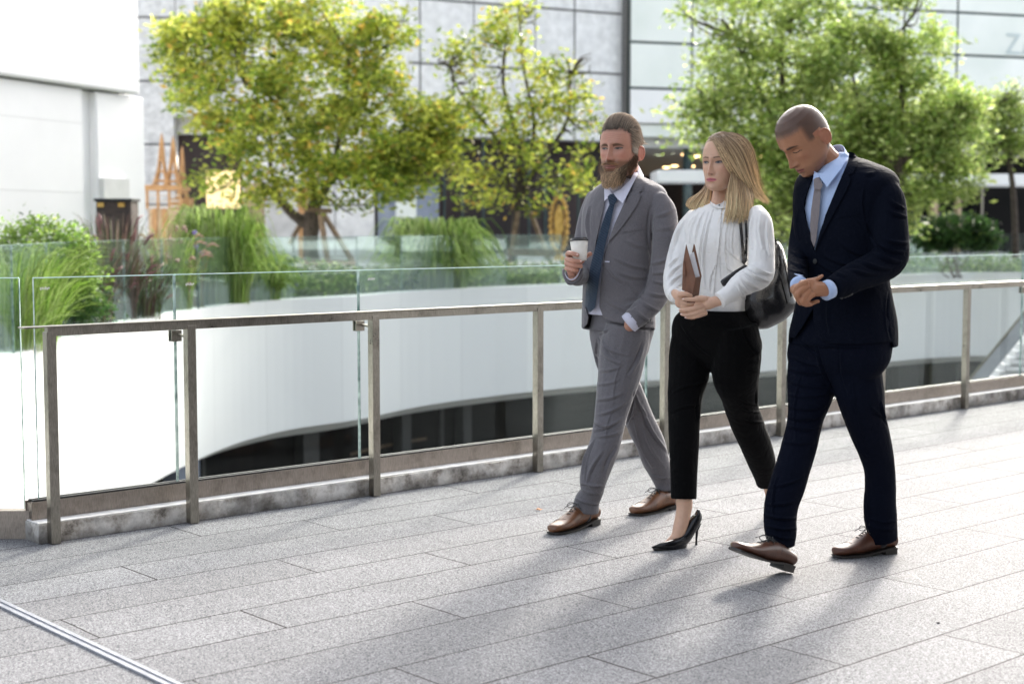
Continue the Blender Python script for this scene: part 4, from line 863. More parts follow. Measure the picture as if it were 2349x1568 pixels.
# ================================================================ people
ZT = [(.120, .0, .0, .0), (.116, .026, .028, .036), (.104, .048, .056, .062), (.085, .063, .076, .082), (.060, .072, .088, .094), (.035, .0755, .093, .099), (.012, .076, .092, .100), (-.010, .0745, .088, .097), (-.030, .072, .087, .088),
      (-.050, .0685, .087, .074), (-.070, .063, .087, .056), (-.088, .056, .085, .036), (-.103, .045, .081, .016), (-.113, .031, .073, .000), (-.1185, .014, .062, -.02), (-.120, .0, .045, -.04)]
def head_grid(n=190, m=150, feat=None, inflate=None, jaw=1.0, female=False):
    T_ = np.array(ZT)[::-1]; zs = np.interp(np.linspace(0, 1, m), np.linspace(0, 1, 60), -.120 * np.cos(np.linspace(0, math.pi, 60)))
    a = np.linspace(-math.pi, math.pi, n, endpoint=False); s, c = np.sin(a), np.cos(a)
    pts = []
    for z in zs:
        w_ = np.interp(z, T_[:, 0], T_[:, 1]); yf = np.interp(z, T_[:, 0], T_[:, 2]); yb = np.interp(z, T_[:, 0], T_[:, 3])
        if z < -.03: w_ *= 1 + (jaw - 1) * min(1, (-.03 - z) / .04)
        cy = (yf - yb) / 2 if yb < yf else 0; ha = (yf + yb) / 2
        if z < -.02:
            k = min(1, (-.02 - z) / .05); x = w_ * np.sign(s) * np.abs(s) ** .85; y0 = np.where(c > 0, yf * np.abs(c) ** .95, -yb * np.abs(c) ** .8); y1 = cy + ha * np.sign(c) * np.abs(c) ** 1.0; y = y0 * (1 - k) + y1 * k
        else:
            x = w_ * np.sign(s) * np.abs(s) ** .92; y = np.where(c > 0, yf * np.abs(c) ** .88, -yb * np.abs(c) ** .9)
        pts.append(np.stack([x, y, np.full(n, z)], 1))
    V = np.array(pts)                                     # (m, n, 3)
    x, y, z = V[..., 0], V[..., 1], V[..., 2]; front = np.clip(y / .03, 0, 1)
    def g(x0, z0_, sx, sz, both=True):
        r = np.exp(-((x - x0) / sx) ** 2 - ((z - z0_) / sz) ** 2)
        if both and x0: r = r + np.exp(-((x + x0) / sx) ** 2 - ((z - z0_) / sz) ** 2)
        return r
    D = .0058 * g(.024, .020, .020, .008) - .0155 * g(.030, .002, .017, .012) + .0085 * g(.031, -.001, .013, .008) - .004 * g(.012, .004, .005, .012)
    nz = 1.2 * np.interp(z, [-.062, -.054, -.048, -.041, -.020, .0, .014, .028], [0, .010, .0240, .0255, .0170, .0090, .0055, 0]); ns = np.interp(z, [-.055, -.04, -.01, .02], [.0105, .0095, .0062, .008])
    D += nz * np.exp(-(x / ns) ** 2) + .0085 * g(.0125, -.045, .0055, .0065) - .003 * g(.022, -.045, .004, .009)
    D += .004 * g(.046, -.022, .014, .012) - .003 * g(.046, -.055, .012, .016) + .0045 * g(0, -.072, .024, .017, False)
    D += .0042 * g(0, -.0675, .017, .0036, False) + .005 * g(0, -.0785, .015, .0042, False) - .0050 * g(0, -.0730, .020, .0020, False) - .0035 * g(0, -.0885, .014, .0045, False) + .0055 * g(0, -.105, .017, .009, False) - .0015 * g(0, -.060, .003, .004, False)
    if female: D -= .0035 * g(.024, .021, .02, .008); D -= nz * .14 * np.exp(-(x / ns) ** 2); D += .002 * g(0, -.0675, .012, .004, False) + .002 * g(0, -.0785, .012, .004, False)
    V[..., 1] += D * front
    if inflate is not None:
        dirn = V / (np.linalg.norm(V, axis=2)[..., None] + 1e-6); V = V + dirn * inflate(V[..., 0], V[..., 1], V[..., 2])[..., None]
    Fc = []
    for i in range(m - 1):
        for j in range(n): b = (j + 1) % n; Fc.append((i * n + j, i * n + b, (i + 1) * n + b, (i + 1) * n + j))
    V = V.reshape(-1, 3); V[:n] = V[:n].mean(0) + (V[:n] - V[:n].mean(0)) * .1
    Fc += [tuple(range(n))[::-1], tuple((m - 1) * n + j for j in range(n))]
    return V, Fc
def head_R(yaw, pitch, roll=0):
    ps, th, ro = map(math.radians, (yaw, pitch, roll)); f = np.array([-math.sin(ps), -math.cos(ps), 0]); l = np.array([math.cos(ps), -math.sin(ps), 0]); up = np.array([0, 0, 1.])
    f2 = f * math.cos(th) - up * math.sin(th); u2 = up * math.cos(th) + f * math.sin(th); l3 = l * math.cos(ro) + u2 * math.sin(ro); u3 = u2 * math.cos(ro) - l * math.sin(ro)
    return np.stack([l3, f2, u3], 1)
def ear(sd, y0=-.012, out=.020):
    """outer rim + bowl + lobe of one ear, head-local"""
    parts = []; ring = []
    for k in range(22):
        a = 2 * math.pi * k / 22; yy = math.sin(a) * .0155 * (1 - .25 * math.cos(a) * -1 * .0); zz = math.cos(a) * .0295
        yy *= 1.0 + .18 * math.cos(a); ring.append((sd * (.0755 + .008 + .0085 * (-yy / .0155)), y0 - .006 + yy, -.012 + zz * .92))
    ring.append(ring[0]); ring.append(ring[1]); parts.append(tube(np.array(ring), .0036, 8))
    parts.append(ellipsoid((sd * .0815, y0 - .006, -.013), (.0050, .0160, .0262), np.array([[math.cos(.5), -sd * math.sin(.5), 0], [sd * math.sin(.5), math.cos(.5), 0], [0, 0, 1]]), n=14, m=10)); parts.append(ellipsoid((sd * .080, y0 + .001, -.036), (.005, .0075, .009), n=12, m=8))
    parts.append(ellipsoid((sd * .0765, y0 + .002, -.012), (.008, .009, .022), n=12, m=8)); return parts
class Head:
    def __init__(s, O, R, sc): s.O, s.R, s.sc = O, R, sc
    def w(s, V): return s.O + (np.asarray(V) * s.sc) @ s.R.T
    def loc(s, V): return ((V - s.O) @ s.R) / s.sc
def smst(x, a, b): t = np.clip((x - a) / (b - a), 0, 1); return t * t * (3 - 2 * t)
def skin_cols(V, head, base, lip, brow, eyes='open', iris=(.10, .14, .16), stubble=None, cheek=(.5, .2, .16), brow_t=1.0, liner=(.05, .03, .025), lid=None, browz=.0185, eyeh=.0052):
    q = head.loc(V); x, y, z = q.T; c = np.tile(np.array(base, float), (len(V), 1)); near = (np.abs(x) < .1) & (np.abs(z) < .14) & (np.abs(y) < .14)
    f = np.clip((y - .03) / .02, 0, 1) * near
    def mix(m, col):
        nonlocal c
        m = np.clip(m, 0, 1)[:, None]; c = c * (1 - m) + np.array(col) * m
    ax = np.abs(x)
    mix(f * .3 * np.exp(-((ax - .044) / .018) ** 2 - ((z + .030) / .016) ** 2), cheek); mix(f * .35 * np.exp(-(x / .013) ** 2 - ((z + .043) / .010) ** 2), cheek)
    mix(near * (ax > .0755) * (y < .02) * (z > -.05) * (z < .03) * .55, cheek)
    if stubble is not None: stubble(mix, x, y, z, near)
    # lips
    m = 1 - smst(np.abs(z + .0735) / (.0085 * np.sqrt(np.clip(1 - (x / .0245) ** 2, 0, 1)) + 1e-5), .82, 1.1); mix(f * m * (ax < .0245), lip)
    mix(f * (1 - smst(np.abs(z + .0733 + .0012 * np.cos(x / .024 * 3)) / .0013, .5, 1.2)) * (ax < .0225), np.array(lip) * .25)
    mix(f * np.exp(-((ax - .0085) / .0035) ** 2 - ((z + .0515) / .0028) ** 2) * .85, np.array(base) * .22)   # nostrils
    # brows
    bz = browz + .0035 * np.sin(np.clip((ax - .010) / .040, 0, 1) * math.pi * .9) - .002 * smst(ax, .036, .052); th = .0036 * brow_t * (1 - .55 * smst(ax, .026, .052))
    mix(f * (1 - smst(np.abs(z - bz) / th, .55, 1.2)) * smst(ax, .009, .013) * (1 - smst(ax, .048, .053)) * .88, brow)
    # eyes
    dx = ax - .031; 
    if eyes == 'open':
        hgt = eyeh * np.sqrt(np.clip(1 - (dx / .0145) ** 2, 0, 1)); ez = z - (.0005 + .0012 * dx / .014)
        mix(f * np.exp(-(ez / .009) ** 2 - (dx / .017) ** 2) * .62, np.array(base) * .42)  # eye socket shade painted into the skin colour
        m = (1 - smst(np.abs(ez) / (hgt + 1e-5), .8, 1.1)) * (np.abs(dx) < .0145); mix(f * m, (.19, .155, .14))
        sgn = np.sign(x); ix = dx * sgn + (.0035); # gaze to the person's right (picture left)
        rr_ = np.hypot(ix, ez); mix(f * m * (1 - smst(rr_, .0052, .0064)), iris); mix(f * m * (1 - smst(rr_, .0020, .0030)), (.01, .01, .01))
        mix(f * (1 - smst(np.abs(ez - hgt - .0006) / .0025, .4, 1.1)) * (np.abs(dx) < .0165), liner); mix(f * .5 * (1 - smst(np.abs(ez + hgt + .0004) / .0010, .4, 1.1)) * (np.abs(dx) < .0145), liner)
    else:
        ez = z + .0055 - .0030 * (dx / .014) ** 2
        mix(f * (1 - smst(np.abs(ez) / .0021, .4, 1.2)) * (np.abs(dx) < .0155), liner)
        mix(f * .4 * (1 - smst(np.abs(z - .0085 + .004 * (dx / .014) ** 2) / .0014, .4, 1.2)) * (np.abs(dx) < .015), np.array(base) * .4)
    return c
M_skin = attr_mat('skin', .44, .32, bs=.12, bscale=420, sub=.12, var=.10)
def fabric(name, c1, c2, rough=.85, weave=1600, scale=520, bs=.30, sheen=.25, stripes=None):
    m, nt, b = new_mat(name); tc = N(nt, 'ShaderNodeTexCoord'); mp = N(nt, 'ShaderNodeMapping'); mp.inputs['Scale'].default_value = (1, 1, .35); L(nt, tc.outputs['Object'], mp.inputs[0])
    n = N(nt, 'ShaderNodeTexNoise', Scale=scale, Detail=4); L(nt, mp.outputs[0], n.inputs['Vector']); n0 = N(nt, 'ShaderNodeTexNoise', Scale=6, Detail=3); L(nt, tc.outputs['Object'], n0.inputs['Vector'])
    ad = N(nt, 'ShaderNodeMath', operation='MULTIPLY_ADD'); L(nt, n0.outputs['Fac'], ad.inputs[0]); ad.inputs[1].default_value = .25; L(nt, n.outputs['Fac'], ad.inputs[2])
    src = ramp(nt, ad.outputs[0], [(.30, c1), (1.0, c2)])
    if stripes:
        mp2 = N(nt, 'ShaderNodeMapping'); mp2.inputs['Rotation'].default_value = stripes[0]; L(nt, tc.outputs['Object'], mp2.inputs[0])
        wv = N(nt, 'ShaderNodeTexWave', Scale=stripes[1], Distortion=.3); L(nt, mp2.outputs[0], wv.inputs['Vector'])
        mx = N(nt, 'ShaderNodeMix', data_type='RGBA'); L(nt, ramp(nt, wv.outputs['Fac'], [(.55, 0), (.75, 1)]), mx.inputs[0]); L(nt, src, mx.inputs[6]); mx.inputs[7].default_value = (*stripes[2], 1); src = mx.outputs[2]
    L(nt, src, b.inputs['Base Color']); b.inputs['Roughness'].default_value = rough; b.inputs['Sheen Weight'].default_value = sheen; b.inputs['Specular IOR Level'].default_value = .06
    nb = N(nt, 'ShaderNodeTexNoise', Scale=30, Detail=5, Roughness=.6); L(nt, tc.outputs['Object'], nb.inputs['Vector'])
    nc = N(nt, 'ShaderNodeTexNoise', Scale=11, Detail=3, Distortion=1.2); L(nt, tc.outputs['Object'], nc.inputs['Vector'])
    s1 = N(nt, 'ShaderNodeMath', operation='SUBTRACT'); L(nt, nc.outputs['Fac'], s1.inputs[0]); s1.inputs[1].default_value = .5
    s2 = N(nt, 'ShaderNodeMath', operation='ABSOLUTE'); L(nt, s1.outputs[0], s2.inputs[0])
    s3 = N(nt, 'ShaderNodeMath', operation='MULTIPLY_ADD'); L(nt, s2.outputs[0], s3.inputs[0]); s3.inputs[1].default_value = -3.0; L(nt, nb.outputs['Fac'], s3.inputs[2])
    bump(nt, b, s3.outputs[0], bs, .010)
    return m
M_gsuit = fabric('grey_wool', (.088, .083, .092), (.170, .162, .174)); M_gsuit2 = fabric('grey_wool_trousers', (.088, .083, .092), (.172, .165, .177))
M_navy = fabric('navy_wool', (.0017, .0027, .0066), (.0035, .0052, .0118), sheen=.0); M_navy2 = fabric('navy_wool_trousers', (.0018, .0028, .0072), (.0038, .0056, .0132), sheen=.0)
M_blk = fabric('black_crepe', (.0018, .0018, .002), (.0036, .0036, .004), sheen=.02); M_lining = fabric('dark_lining', (.02, .02, .024), (.04, .04, .045), .5)
M_shirt = fabric('white_cotton', (.50, .50, .60), (.60, .60, .70), bs=.2); M_blouse = fabric('ivory_silk', (.69, .68, .665), (.77, .76, .745), .5, bs=.28, sheen=.1); M_bshirt = fabric('pale_blue_cotton', (.33, .43, .64), (.43, .53, .74), bs=.15)
M_tie1 = fabric('striped_navy_silk', (.008, .018, .038), (.013, .026, .050), .45, stripes=((0, .95, 0), 30, (.028, .048, .078))); M_tie2 = fabric('taupe_silk', (.15, .13, .135), (.20, .175, .18), .6)
def leather(name, c1, c2, rough=.3):
    m = noisy(name, c1, c2, 22, rough, .25, .003, bscale=160); m.node_tree.nodes['Principled BSDF'].inputs['Coat Weight'].default_value = .08; return m
M_shoe1 = leather('tan_brown_leather', (.095, .036, .014), (.20, .085, .036), .36); M_shoe2 = leather('dark_brown_leather', (.060, .022, .012), (.11, .042, .024), .42)
M_sole = noisy('dark_sole', (.012, .010, .009), (.025, .022, .02), 40, .5, .1); M_patent = leather('black_patent', (.004, .004, .005), (.010, .010, .011), .12); M_bag = leather('black_bag_leather', (.008, .008, .009), (.022, .021, .022), .26)
M_folder = leather('cognac_leather', (.10, .036, .015), (.18, .072, .034), .5); M_folder.node_tree.nodes['Principled BSDF'].inputs['Coat Weight'].default_value = .05; M_paper = noisy('paper_sheets', (.55, .55, .58), (.80, .80, .82), 60, .7, 0, stretch=(30, 30, 1)); M_nail = noisy('nail', (.75, .55, .5), (.8, .6, .55), 30, .25, 0)
M_hair = attr_mat('hair_strands', .45, .30, var=.05)
M_skin2 = M_skin
def garment(name, parts, z, mat, parent, strokes=(), voxel=.0047, smooth=7, cuts=(), wb=.0010, seed=0, thick=.003, freqs=(45, 90)):
    V, Fc = remesh(parts, voxel, smooth); tree_ = bvh(V, Fc)
    V = wob(V, Fc, wb, freqs, seed, (1, 1, .5))
    if len(strokes): V = folds(V, Fc, z, strokes)
    for c in cuts: V, Fc = cut(V, Fc, z, c)
    tree_ = bvh(V, Fc) if not cuts else tree_
    o = mk(name, V, Fc, mat, parent)
    if cuts: s = o.modifiers.new('cloth', 'SOLIDIFY'); s.thickness = thick; s.offset = -1
    return o, tree_
def piece(name, z, poly, tree_, mat, parent, off=.004, thick=.003, step=12, curve=False, smooth=False, lift=None, fallY=6.5):
    V, Fc = drape(z, poly, tree_, off, thick, step, fallY, curve, lift); o = mk(name, V, Fc, mat, parent, smooth)
    return o
def body_mesh(name, parts, head, mat, parent, colf, voxel=.0024):
    V, Fc = remesh(parts, voxel, 2, .5); return mk(name, V, Fc, mat, parent, True, colf(V))
def shoe(z, toe, heel, width, parent, upper, sc=1.0, H=.094, laces=True, pump=False):
    """toe, heel: world points under the toe tip and the heel back; lofted leather shoe"""
    toe = np.array(toe); heel = np.array(heel); f = toe - heel; Ln = np.linalg.norm(f); f /= Ln; up0 = np.array([0, 0, 1.]); s = np.cross(f, up0); s /= np.linalg.norm(s); up = np.cross(s, f)
    def at(t, a, h): return heel + f * (t * Ln) + s * a + up * h
    T_ = [0.0, .03, .10, .2, .32, .45, .58, .70, .80, .88, .94, .98, 1.0]; Wd = [.55, .72, .80, .80, .77, .82, .95, 1.0, .98, .90, .76, .55, .22]; Tp = [.62, .74, .80, .90, 1.08, 1.06, .80, .58, .48, .44, .40, .34, .20]
    bh = lambda t: float(np.interp(t, [0, .20, .42, .55, .92, 1.0], [.027, .026, .013, .009, .010, .014]))
    rings = []; n = 22
    for t, w_, h in zip(T_, Wd, Tp):
        pts = []
        for k in range(n):
            a = 2 * math.pi * k / n; ca, sa = math.cos(a), math.sin(a); xx = np.sign(ca) * abs(ca) ** .8 * w_ * width; zz = (sa * .5 + .5) ** .85 * h * H * (1 if t > .5 else .92)
            xx *= 1 - .42 * max(0, sa) ** 2 * (.6 if t < .5 else .35); pts.append(at(t * .985 + .008, xx, bh(t) - .002 + zz))
        rings.append(np.array(pts))
    V, Fc = loft(rings); o = mk('shoe', V, Fc, upper, parent); sb_ = o.modifiers.new('s', 'SUBSURF'); sb_.levels = 2; sb_.render_levels = 2
    out = [(t, w_ * width + .0035) for t, w_ in zip(T_, Wd)]; pl = [(t, a) for t, a in out] + [(t, -a) for t, a in out[::-1]]
    ts = np.linspace(0, 1, 22); ws = np.interp(ts, T_, Wd) * width + .0018; ws[0] = width * .42; ws[-1] = width * .12
    def slab(h0, h1, nm, tmax):
        k = int((ts <= tmax).sum()); V = []; Fc = []
        for i in range(k):
            for sg, h in ((1, h0), (1, h1), (-1, h1), (-1, h0)): V.append(at(max(ts[i], .022) * 1.0, sg * ws[i] * (1 if nm == 'sole' else .92), h(ts[i])))
        for i in range(k - 1):
            for j in range(4): q = (j + 1) % 4; Fc.append((4 * i + j, 4 * i + 4 + j, 4 * i + 4 + q, 4 * i + q))
        Fc += [(0, 1, 2, 3), (4 * k - 1, 4 * k - 2, 4 * k - 3, 4 * k - 4)]; mk(nm, np.array(V), Fc, M_sole, o, False)
    slab(lambda t: bh(t) - .006, lambda t: bh(t) + .001, 'sole', 1.0); slab(lambda t: 0.0, lambda t: bh(t) - .0062, 'heel', .25)
    mb = MB()
    if laces:
        for k in range(5):
            t = .40 + k * .052; h = bh(t) + np.interp(t, T_, Tp) * H * .96 - .001; w2 = .017; mb.tube(spline([at(t, -w2, h - .006), at(t + .008, 0, h + .003), at(t + .016, w2, h - .008)], 6), .0019, 5)
        h = bh(.4) + np.interp(.40, T_, Tp) * H * .92
        for sg in (-1, 1): mb.tube(spline([at(.42, 0, h + .004), at(.50, sg * .022, h + .012), at(.52, sg * .036, h - .004), at(.47, sg * .030, h - .012), at(.43, 0, h + .002)], 12), .0017, 5); mb.tube(spline([at(.42, 0, h + .004), at(.52, sg * .012, h + .008), at(.60, sg * .030, h - .010)], 8), .0016, 5)
        mk('laces', np.concatenate(mb.V), mb.F, M_black, o, True)
    for t in (.74, .36):                                  # toe cap and quarter seams
        mb = MB(); w_, h = np.interp(t, T_, Wd) * width, np.interp(t, T_, Tp) * H; mb.tube([at(t + .03 * math.cos(a * 1.0), math.cos(a) * w_ * .98 * (1 - .3 * max(0, math.sin(a)) ** 2), bh(t) + (math.sin(a) * .5 + .5) ** .85 * h * (1 if t > .5 else .92)) for a in np.linspace(-.3, math.pi + .3, 16)], .0012, 4)
        mk('seam', np.concatenate(mb.V), mb.F, M_sole, o, True)
    return o
def fingers(z, chains, n=12):
    parts = []
    for ch in chains: parts.append(limb(z, ch, n, 16))
    return parts
def band(name, z, Fp, Bp, side, yaw, mat, parent, h=.034, flare=1.06):   # collar stand round the neck: front and back points (x, y, Y)
    Fw = z.P(*Fp); Bw = z.P(*Bp); c = (Fw + Bw) / 2; a = (Bw - Fw) / 2; l, f = frame_yaw(yaw); a_ = np.linspace(0, 2 * math.pi, 44, endpoint=False); n = np.cross(a, l); n /= np.linalg.norm(n); n = n if n[2] > 0 else -n
    rings = [c + n * k * h + (np.outer(np.cos(a_), a) + np.outer(np.sin(a_), l * side)) * (flare + (1 - flare) * k) for k in (-.6, 0, .6, 1)]
    V, Fc = loft(rings, False); o = mk(name, V, Fc, mat, parent); s = o.modifiers.new('cloth', 'SOLIDIFY'); s.thickness = .003; s.offset = 1; return o
def sock(z, pts, parent):
    V, Fc = limb(z, pts, 16, 14); return mk('sock', V, Fc, M_lining, parent)
def button(z, x, y, tree_, parent, r=.0075, mat=None, off=.004):
    p = z.P(x, y, 5.0); d = p - CAM; d /= np.linalg.norm(d); h = tree_.ray_cast(Vector(CAM), Vector(d), 60)
    if h[0] is None: return
    nn = np.array(h[1]); nn = nn if nn @ d < 0 else -nn; c = np.array(h[0]) + nn * off; V, Fc = tube([c - nn * .001, c + nn * .0018, c + nn * .0022], [r, r, r * .7], 14); o = mk('button', V, Fc, mat or M_black, parent, False); return o
# ---------------------------------------------------------------- man in the grey suit
def man_grey():
    Yc = 6.77; t = empty('person', (G(1400, 1205)[0], Yc, 0), 'bearded man in a grey suit holding a coffee cup, one hand in his pocket', 'person')
    hd = Head(z1.P(533, 345, 6.72), head_R(31, -3, 0), 1.12)
    # clothes -------------------------------------------------
    Tz = [(520, 622, 478, 6.80, .85), (480, 660, 505, 6.79, .75), (425, 745, 545, 6.78, .62), (372, 800, 585, 6.775, .58), (330, 822, 640, 6.77, .58), (300, 815, 720, 6.77, .62), (292, 785, 820, 6.77, .66), (292, 760, 920, 6.77, .68), (296, 742, 1040, 6.77, .70), (298, 736, 1160, 6.77, .72), (294, 742, 1280, 6.77, .72), (290, 750, 1380, 6.77, .72), (288, 750, 1476, 6.77, .72)]
    la = [(782, 668, 66, 6.63), (812, 740, 80, 6.61), (818, 860, 82, 6.60), (810, 1000, 80, 6.61), (798, 1120, 84, 6.62), (775, 1225, 84, 6.63), (722, 1310, 80, 6.61), (655, 1378, 74, 6.585), (602, 1424, 68, 6.575)]
    ra = [(372, 650, 60, 6.90), (340, 740, 64, 6.90), (312, 850, 62, 6.88), (295, 960, 60, 6.84), (288, 1070, 60, 6.80), (283, 1130, 58, 6.74), (262, 1145, 56, 6.62), (238, 1128, 58, 6.50)]
    J = [torso(z1, Tz, 42, p=2.4), limb(z1, la, ends='start'), limb(z1, ra, ends='start')]
    st = [(735, 1060, 880, 1000, 22, 5), (740, 1120, 880, 1090, 20, 6), (745, 1170, 860, 1180, 18, 5), (700, 1240, 830, 1260, 20, 5), (660, 1290, 790, 1360, 18, 5), (620, 1340, 740, 1430, 18, 4), (725, 700, 722, 1000, 14, -3.5), (722, 1000, 735, 1120, 12, -3),
          (500, 1020, 700, 1090, 26, 4), (520, 1110, 690, 1150, 24, 4), (560, 900, 700, 960, 30, 3), (590, 1180, 700, 1290, 20, 3), (440, 1060, 560, 1180, 26, 4), (450, 1290, 600, 1360, 24, 4), (760, 760, 860, 720, 24, 4), (770, 840, 880, 820, 26, 3), (335, 700, 330, 900, 16, 4), (300, 900, 330, 1060, 14, 4), (560, 1330, 640, 1300, 18, 4), (640, 470, 760, 560, 30, -2)]
    V_open = [(508, 500), (600, 520), (560, 690), (505, 810), (458, 925), (432, 1000), (420, 1100), (405, 1200), (400, 1330), (425, 1400), (470, 1425), (560, 1440), (640, 1462), (744, 1466), (760, 1510), (280, 1510), (290, 1478), (322, 1440), (330, 1400), (312, 1330), (345, 1160), (378, 940), (398, 830), (428, 690), (436, 560)]
    V, Fc = remesh(J, .0047, 8); V = wob(V, Fc, .0011, (45, 90), 1, (1, 1, .5)); V = folds(V, Fc, z1, st); full = bvh(V, Fc); V, Fc = cut(V, Fc, z1, V_open)
    jk = mk('jacket', V, Fc, M_gsuit, t); s = jk.modifiers.new('cloth', 'SOLIDIFY'); s.thickness = .003; s.offset = -1
    # trousers
    nl = [(600, 40, 150, 6.70), (585, 120, 158, 6.70), (566, 210, 156, 6.70), (546, 350, 144, 6.69), (513, 500, 124, 6.67), (490, 610, 110, 6.66), (474, 700, 104, 6.64), (446, 820, 102, 6.62), (398, 950, 101, 6.61), (372, 1050, 90, 6.60), (366, 1120, 76, 6.62), (335, 1175, 84, 6.63), (322, 1245, 90, 6.635)]
    fl = [(480, 40, 130, 6.86), (490, 200, 120, 6.88), (530, 340, 112, 6.90), (600, 480, 104, 6.93), (655, 600, 96, 6.95), (697, 700, 98, 6.97), (746, 800, 96, 6.99), (777, 900, 92, 7.02), (812, 990, 78, 7.05), (838, 1065, 64, 7.06), (848, 1120, 62, 7.05)]
    Tr = [torso(z2, [(378, 738, -125, 6.77, .70), (372, 742, -60, 6.77, .70), (362, 758, 0, 6.77, .72), (350, 768, 60, 6.77, .75), (356, 745, 140, 6.77, .72), (380, 720, 220, 6.77, .6), (430, 660, 270, 6.77, .5)], 42, p=2.3, m=24), limb(z2, nl, ends=False, m=34), limb(z2, fl, ends=False, m=34)]
    st2 = [(420, 110, 520, 240, 14, 5), (415, 150, 600, 230, 18, 4), (430, 210, 560, 290, 18, 4), (400, 330, 560, 300, 20, 3), (390, 420, 540, 390, 20, 3), (385, 520, 560, 480, 20, 4), (395, 620, 580, 540, 20, 4), (378, 660, 470, 700, 16, 6), (378, 720, 560, 640, 18, 5), (400, 760, 570, 720, 18, 4), (365, 800, 300, 1000, 14, 5), (430, 860, 330, 1060, 20, 5), (520, 830, 440, 1000, 18, -4), (290, 1060, 440, 1080, 16, 7), (300, 1100, 420, 1130, 14, 7), (250, 1160, 410, 1200, 14, 6), (600, 350, 690, 150, 18, -5), (585, 700, 640, 470, 12, -6),
           (650, 480, 720, 620, 12, 5), (690, 560, 860, 860, 16, 6), (640, 640, 760, 960, 16, 5), (700, 700, 840, 960, 18, 4), (740, 1000, 860, 1030, 14, 6), (560, 260, 505, 560, 9, 2.5), (500, 580, 455, 800, 9, 2.5), (377, 780, 318, 1060, 9, 4), (400, 130, 410, 330, 10, -5), (410, 90, 470, 60, 12, 5)]
    tr, ttree = garment('trousers', Tr, z2, M_gsuit2, t, st2, seed=2)
    # shirt, collar, tie
    Sh = [torso(z1, [(512, 625, 470, 6.79, .9), (478, 662, 505, 6.785, .8), (425, 742, 545, 6.78, .62)] + [(a + 4, b - 4, c, d, e) for a, b, c, d, e in Tz[3:12]], 42, shrink=.011, p=2.4)]
    Vs, Fs = remesh(Sh, .008, 3); shf = mk('shirt', Vs, Fs, M_shirt, t); stree = bvh(Vs, Fs)
    lf = lambda x, y: .010
    cl = piece('collar', z1, [(640, 462), (645, 500), (600, 590), (552, 682), (520, 655), (492, 618), (540, 590), (600, 530), (628, 470)], full, M_shirt, shf, .010, .004, 9, lift=lambda x, y: .012); 
    piece('collar', z1, [(438, 560), (470, 600), (486, 620), (462, 640), (436, 668), (434, 600)], full, M_shirt, shf, .008, .004, 9, lift=lambda x, y: .010)
    tie = piece('tie', z1, [(462, 640), (486, 628), (520, 652), (500, 690), (488, 745), (470, 830), (445, 930), (420, 1060), (402, 1180), (380, 1335), (345, 1371), (312, 1322), (325, 1210), (352, 1060), (385, 940), (415, 830), (445, 740), (468, 690)], stree, M_tie1, t, .010, .005, 12, smooth=False, lift=lambda x, y: .012 + .016 * (y > 1000) * min(1, (y - 1000) / 200))
    bevel(tie, .002); kn = piece('tie_knot', z1, [(458, 640), (472, 626), (496, 622), (522, 650), (498, 694), (470, 690)], stree, M_tie1, tie, .012, .008, 7, lift=lambda x, y: .014)
    # lapels, pockets, buttons
    for nm, pl in (('lapel', [(612, 600), (648, 606), (664, 630), (640, 690), (590, 765), (540, 832), (495, 885), (455, 928), (500, 805), (548, 700), (590, 625)]), ('collar_leaf', [(640, 476), (662, 520), (678, 560), (672, 600), (650, 610), (612, 596), (606, 590), (622, 540)]),
                   ('lapel', [(405, 560), (425, 580), (437, 610), (430, 700), (400, 832), (376, 945), (356, 900), (352, 800), (362, 700), (380, 620)])):
        o = piece(nm, z1, pl, full, M_gsuit, jk, .004, .0045, 10); bevel(o, .0015)
    bevel(piece('breast_pocket', z1, [(538, 832), (688, 811), (690, 842), (540, 862)], full, M_gsuit, jk, .002, .002, 12), .001); bevel(piece('pocket_flap', z1, [(567, 1208), (694, 1196), (680, 1240), (650, 1278), (567, 1284)], full, M_gsuit, jk, .003, .0025, 12), .001)
    mb = MB()
    for x0, y0, x1, y1 in ((436, 1046, 466, 1048), (424, 1210, 452, 1212)):
        V, Fc = drape(z1, [(x0, y0 - 3), (x1, y0 - 2), (x1, y1 + 4), (x0, y1 + 2)], full, .003, .002, 12); mb.add(V, Fc)
    mk('buttonhole', mb.V[0], mb.F[:len([f for f in mb.F if max(f) < len(mb.V[0])])], M_shirt, jk, False)
    for k in range(4): button(z1, 680 + k * 14, 1452 - k * 13, full, jk, .006, M_black)
    # cuffs
    c1 = tube([z1.P(625, 1405, 6.575), z1.P(584, 1440, 6.58)], [z1.r(66, 6.5), z1.r(66, 6.5)], 28); mk('shirt_cuff', *c1, M_shirt, t)
    pts = [z7.P(*q) for q in ((205, 1100, 6.47), (240, 1220, 6.44), (330, 1330, 6.425), (430, 1345, 6.42), (520, 1290, 6.425), (590, 1180, 6.44), (640, 1060, 6.47))]
    mk('shirt_cuff', *tube(spline(pts, 24), [.003] * 24, 6), M_shirt, t)
    pts = [z7.P(*q) for q in ((190, 1090, 6.475), (210, 1240, 6.44), (290, 1400, 6.42), (340, 1450, 6.415), (460, 1440, 6.42), (570, 1340, 6.43), (650, 1200, 6.45), (690, 1060, 6.48))]
    mk('sleeve_edge', *tube(spline(pts, 24), [.0065] * 24, 8), M_gsuit, jk)
    # body: head, neck, hands, limbs ----------------------------
    HV, HF = head_grid(); parts = [(hd.w(HV), HF)]
    for sd_ in (1, -1): parts += [(hd.w(v), f) for v, f in ear(sd_)]
    parts.append(limb(z1, [(560, 420, 84, 6.76), (565, 500, 84, 6.79), (560, 600, 100, 6.79), (540, 900, 120, 6.79), (525, 1300, 110, 6.80)]))
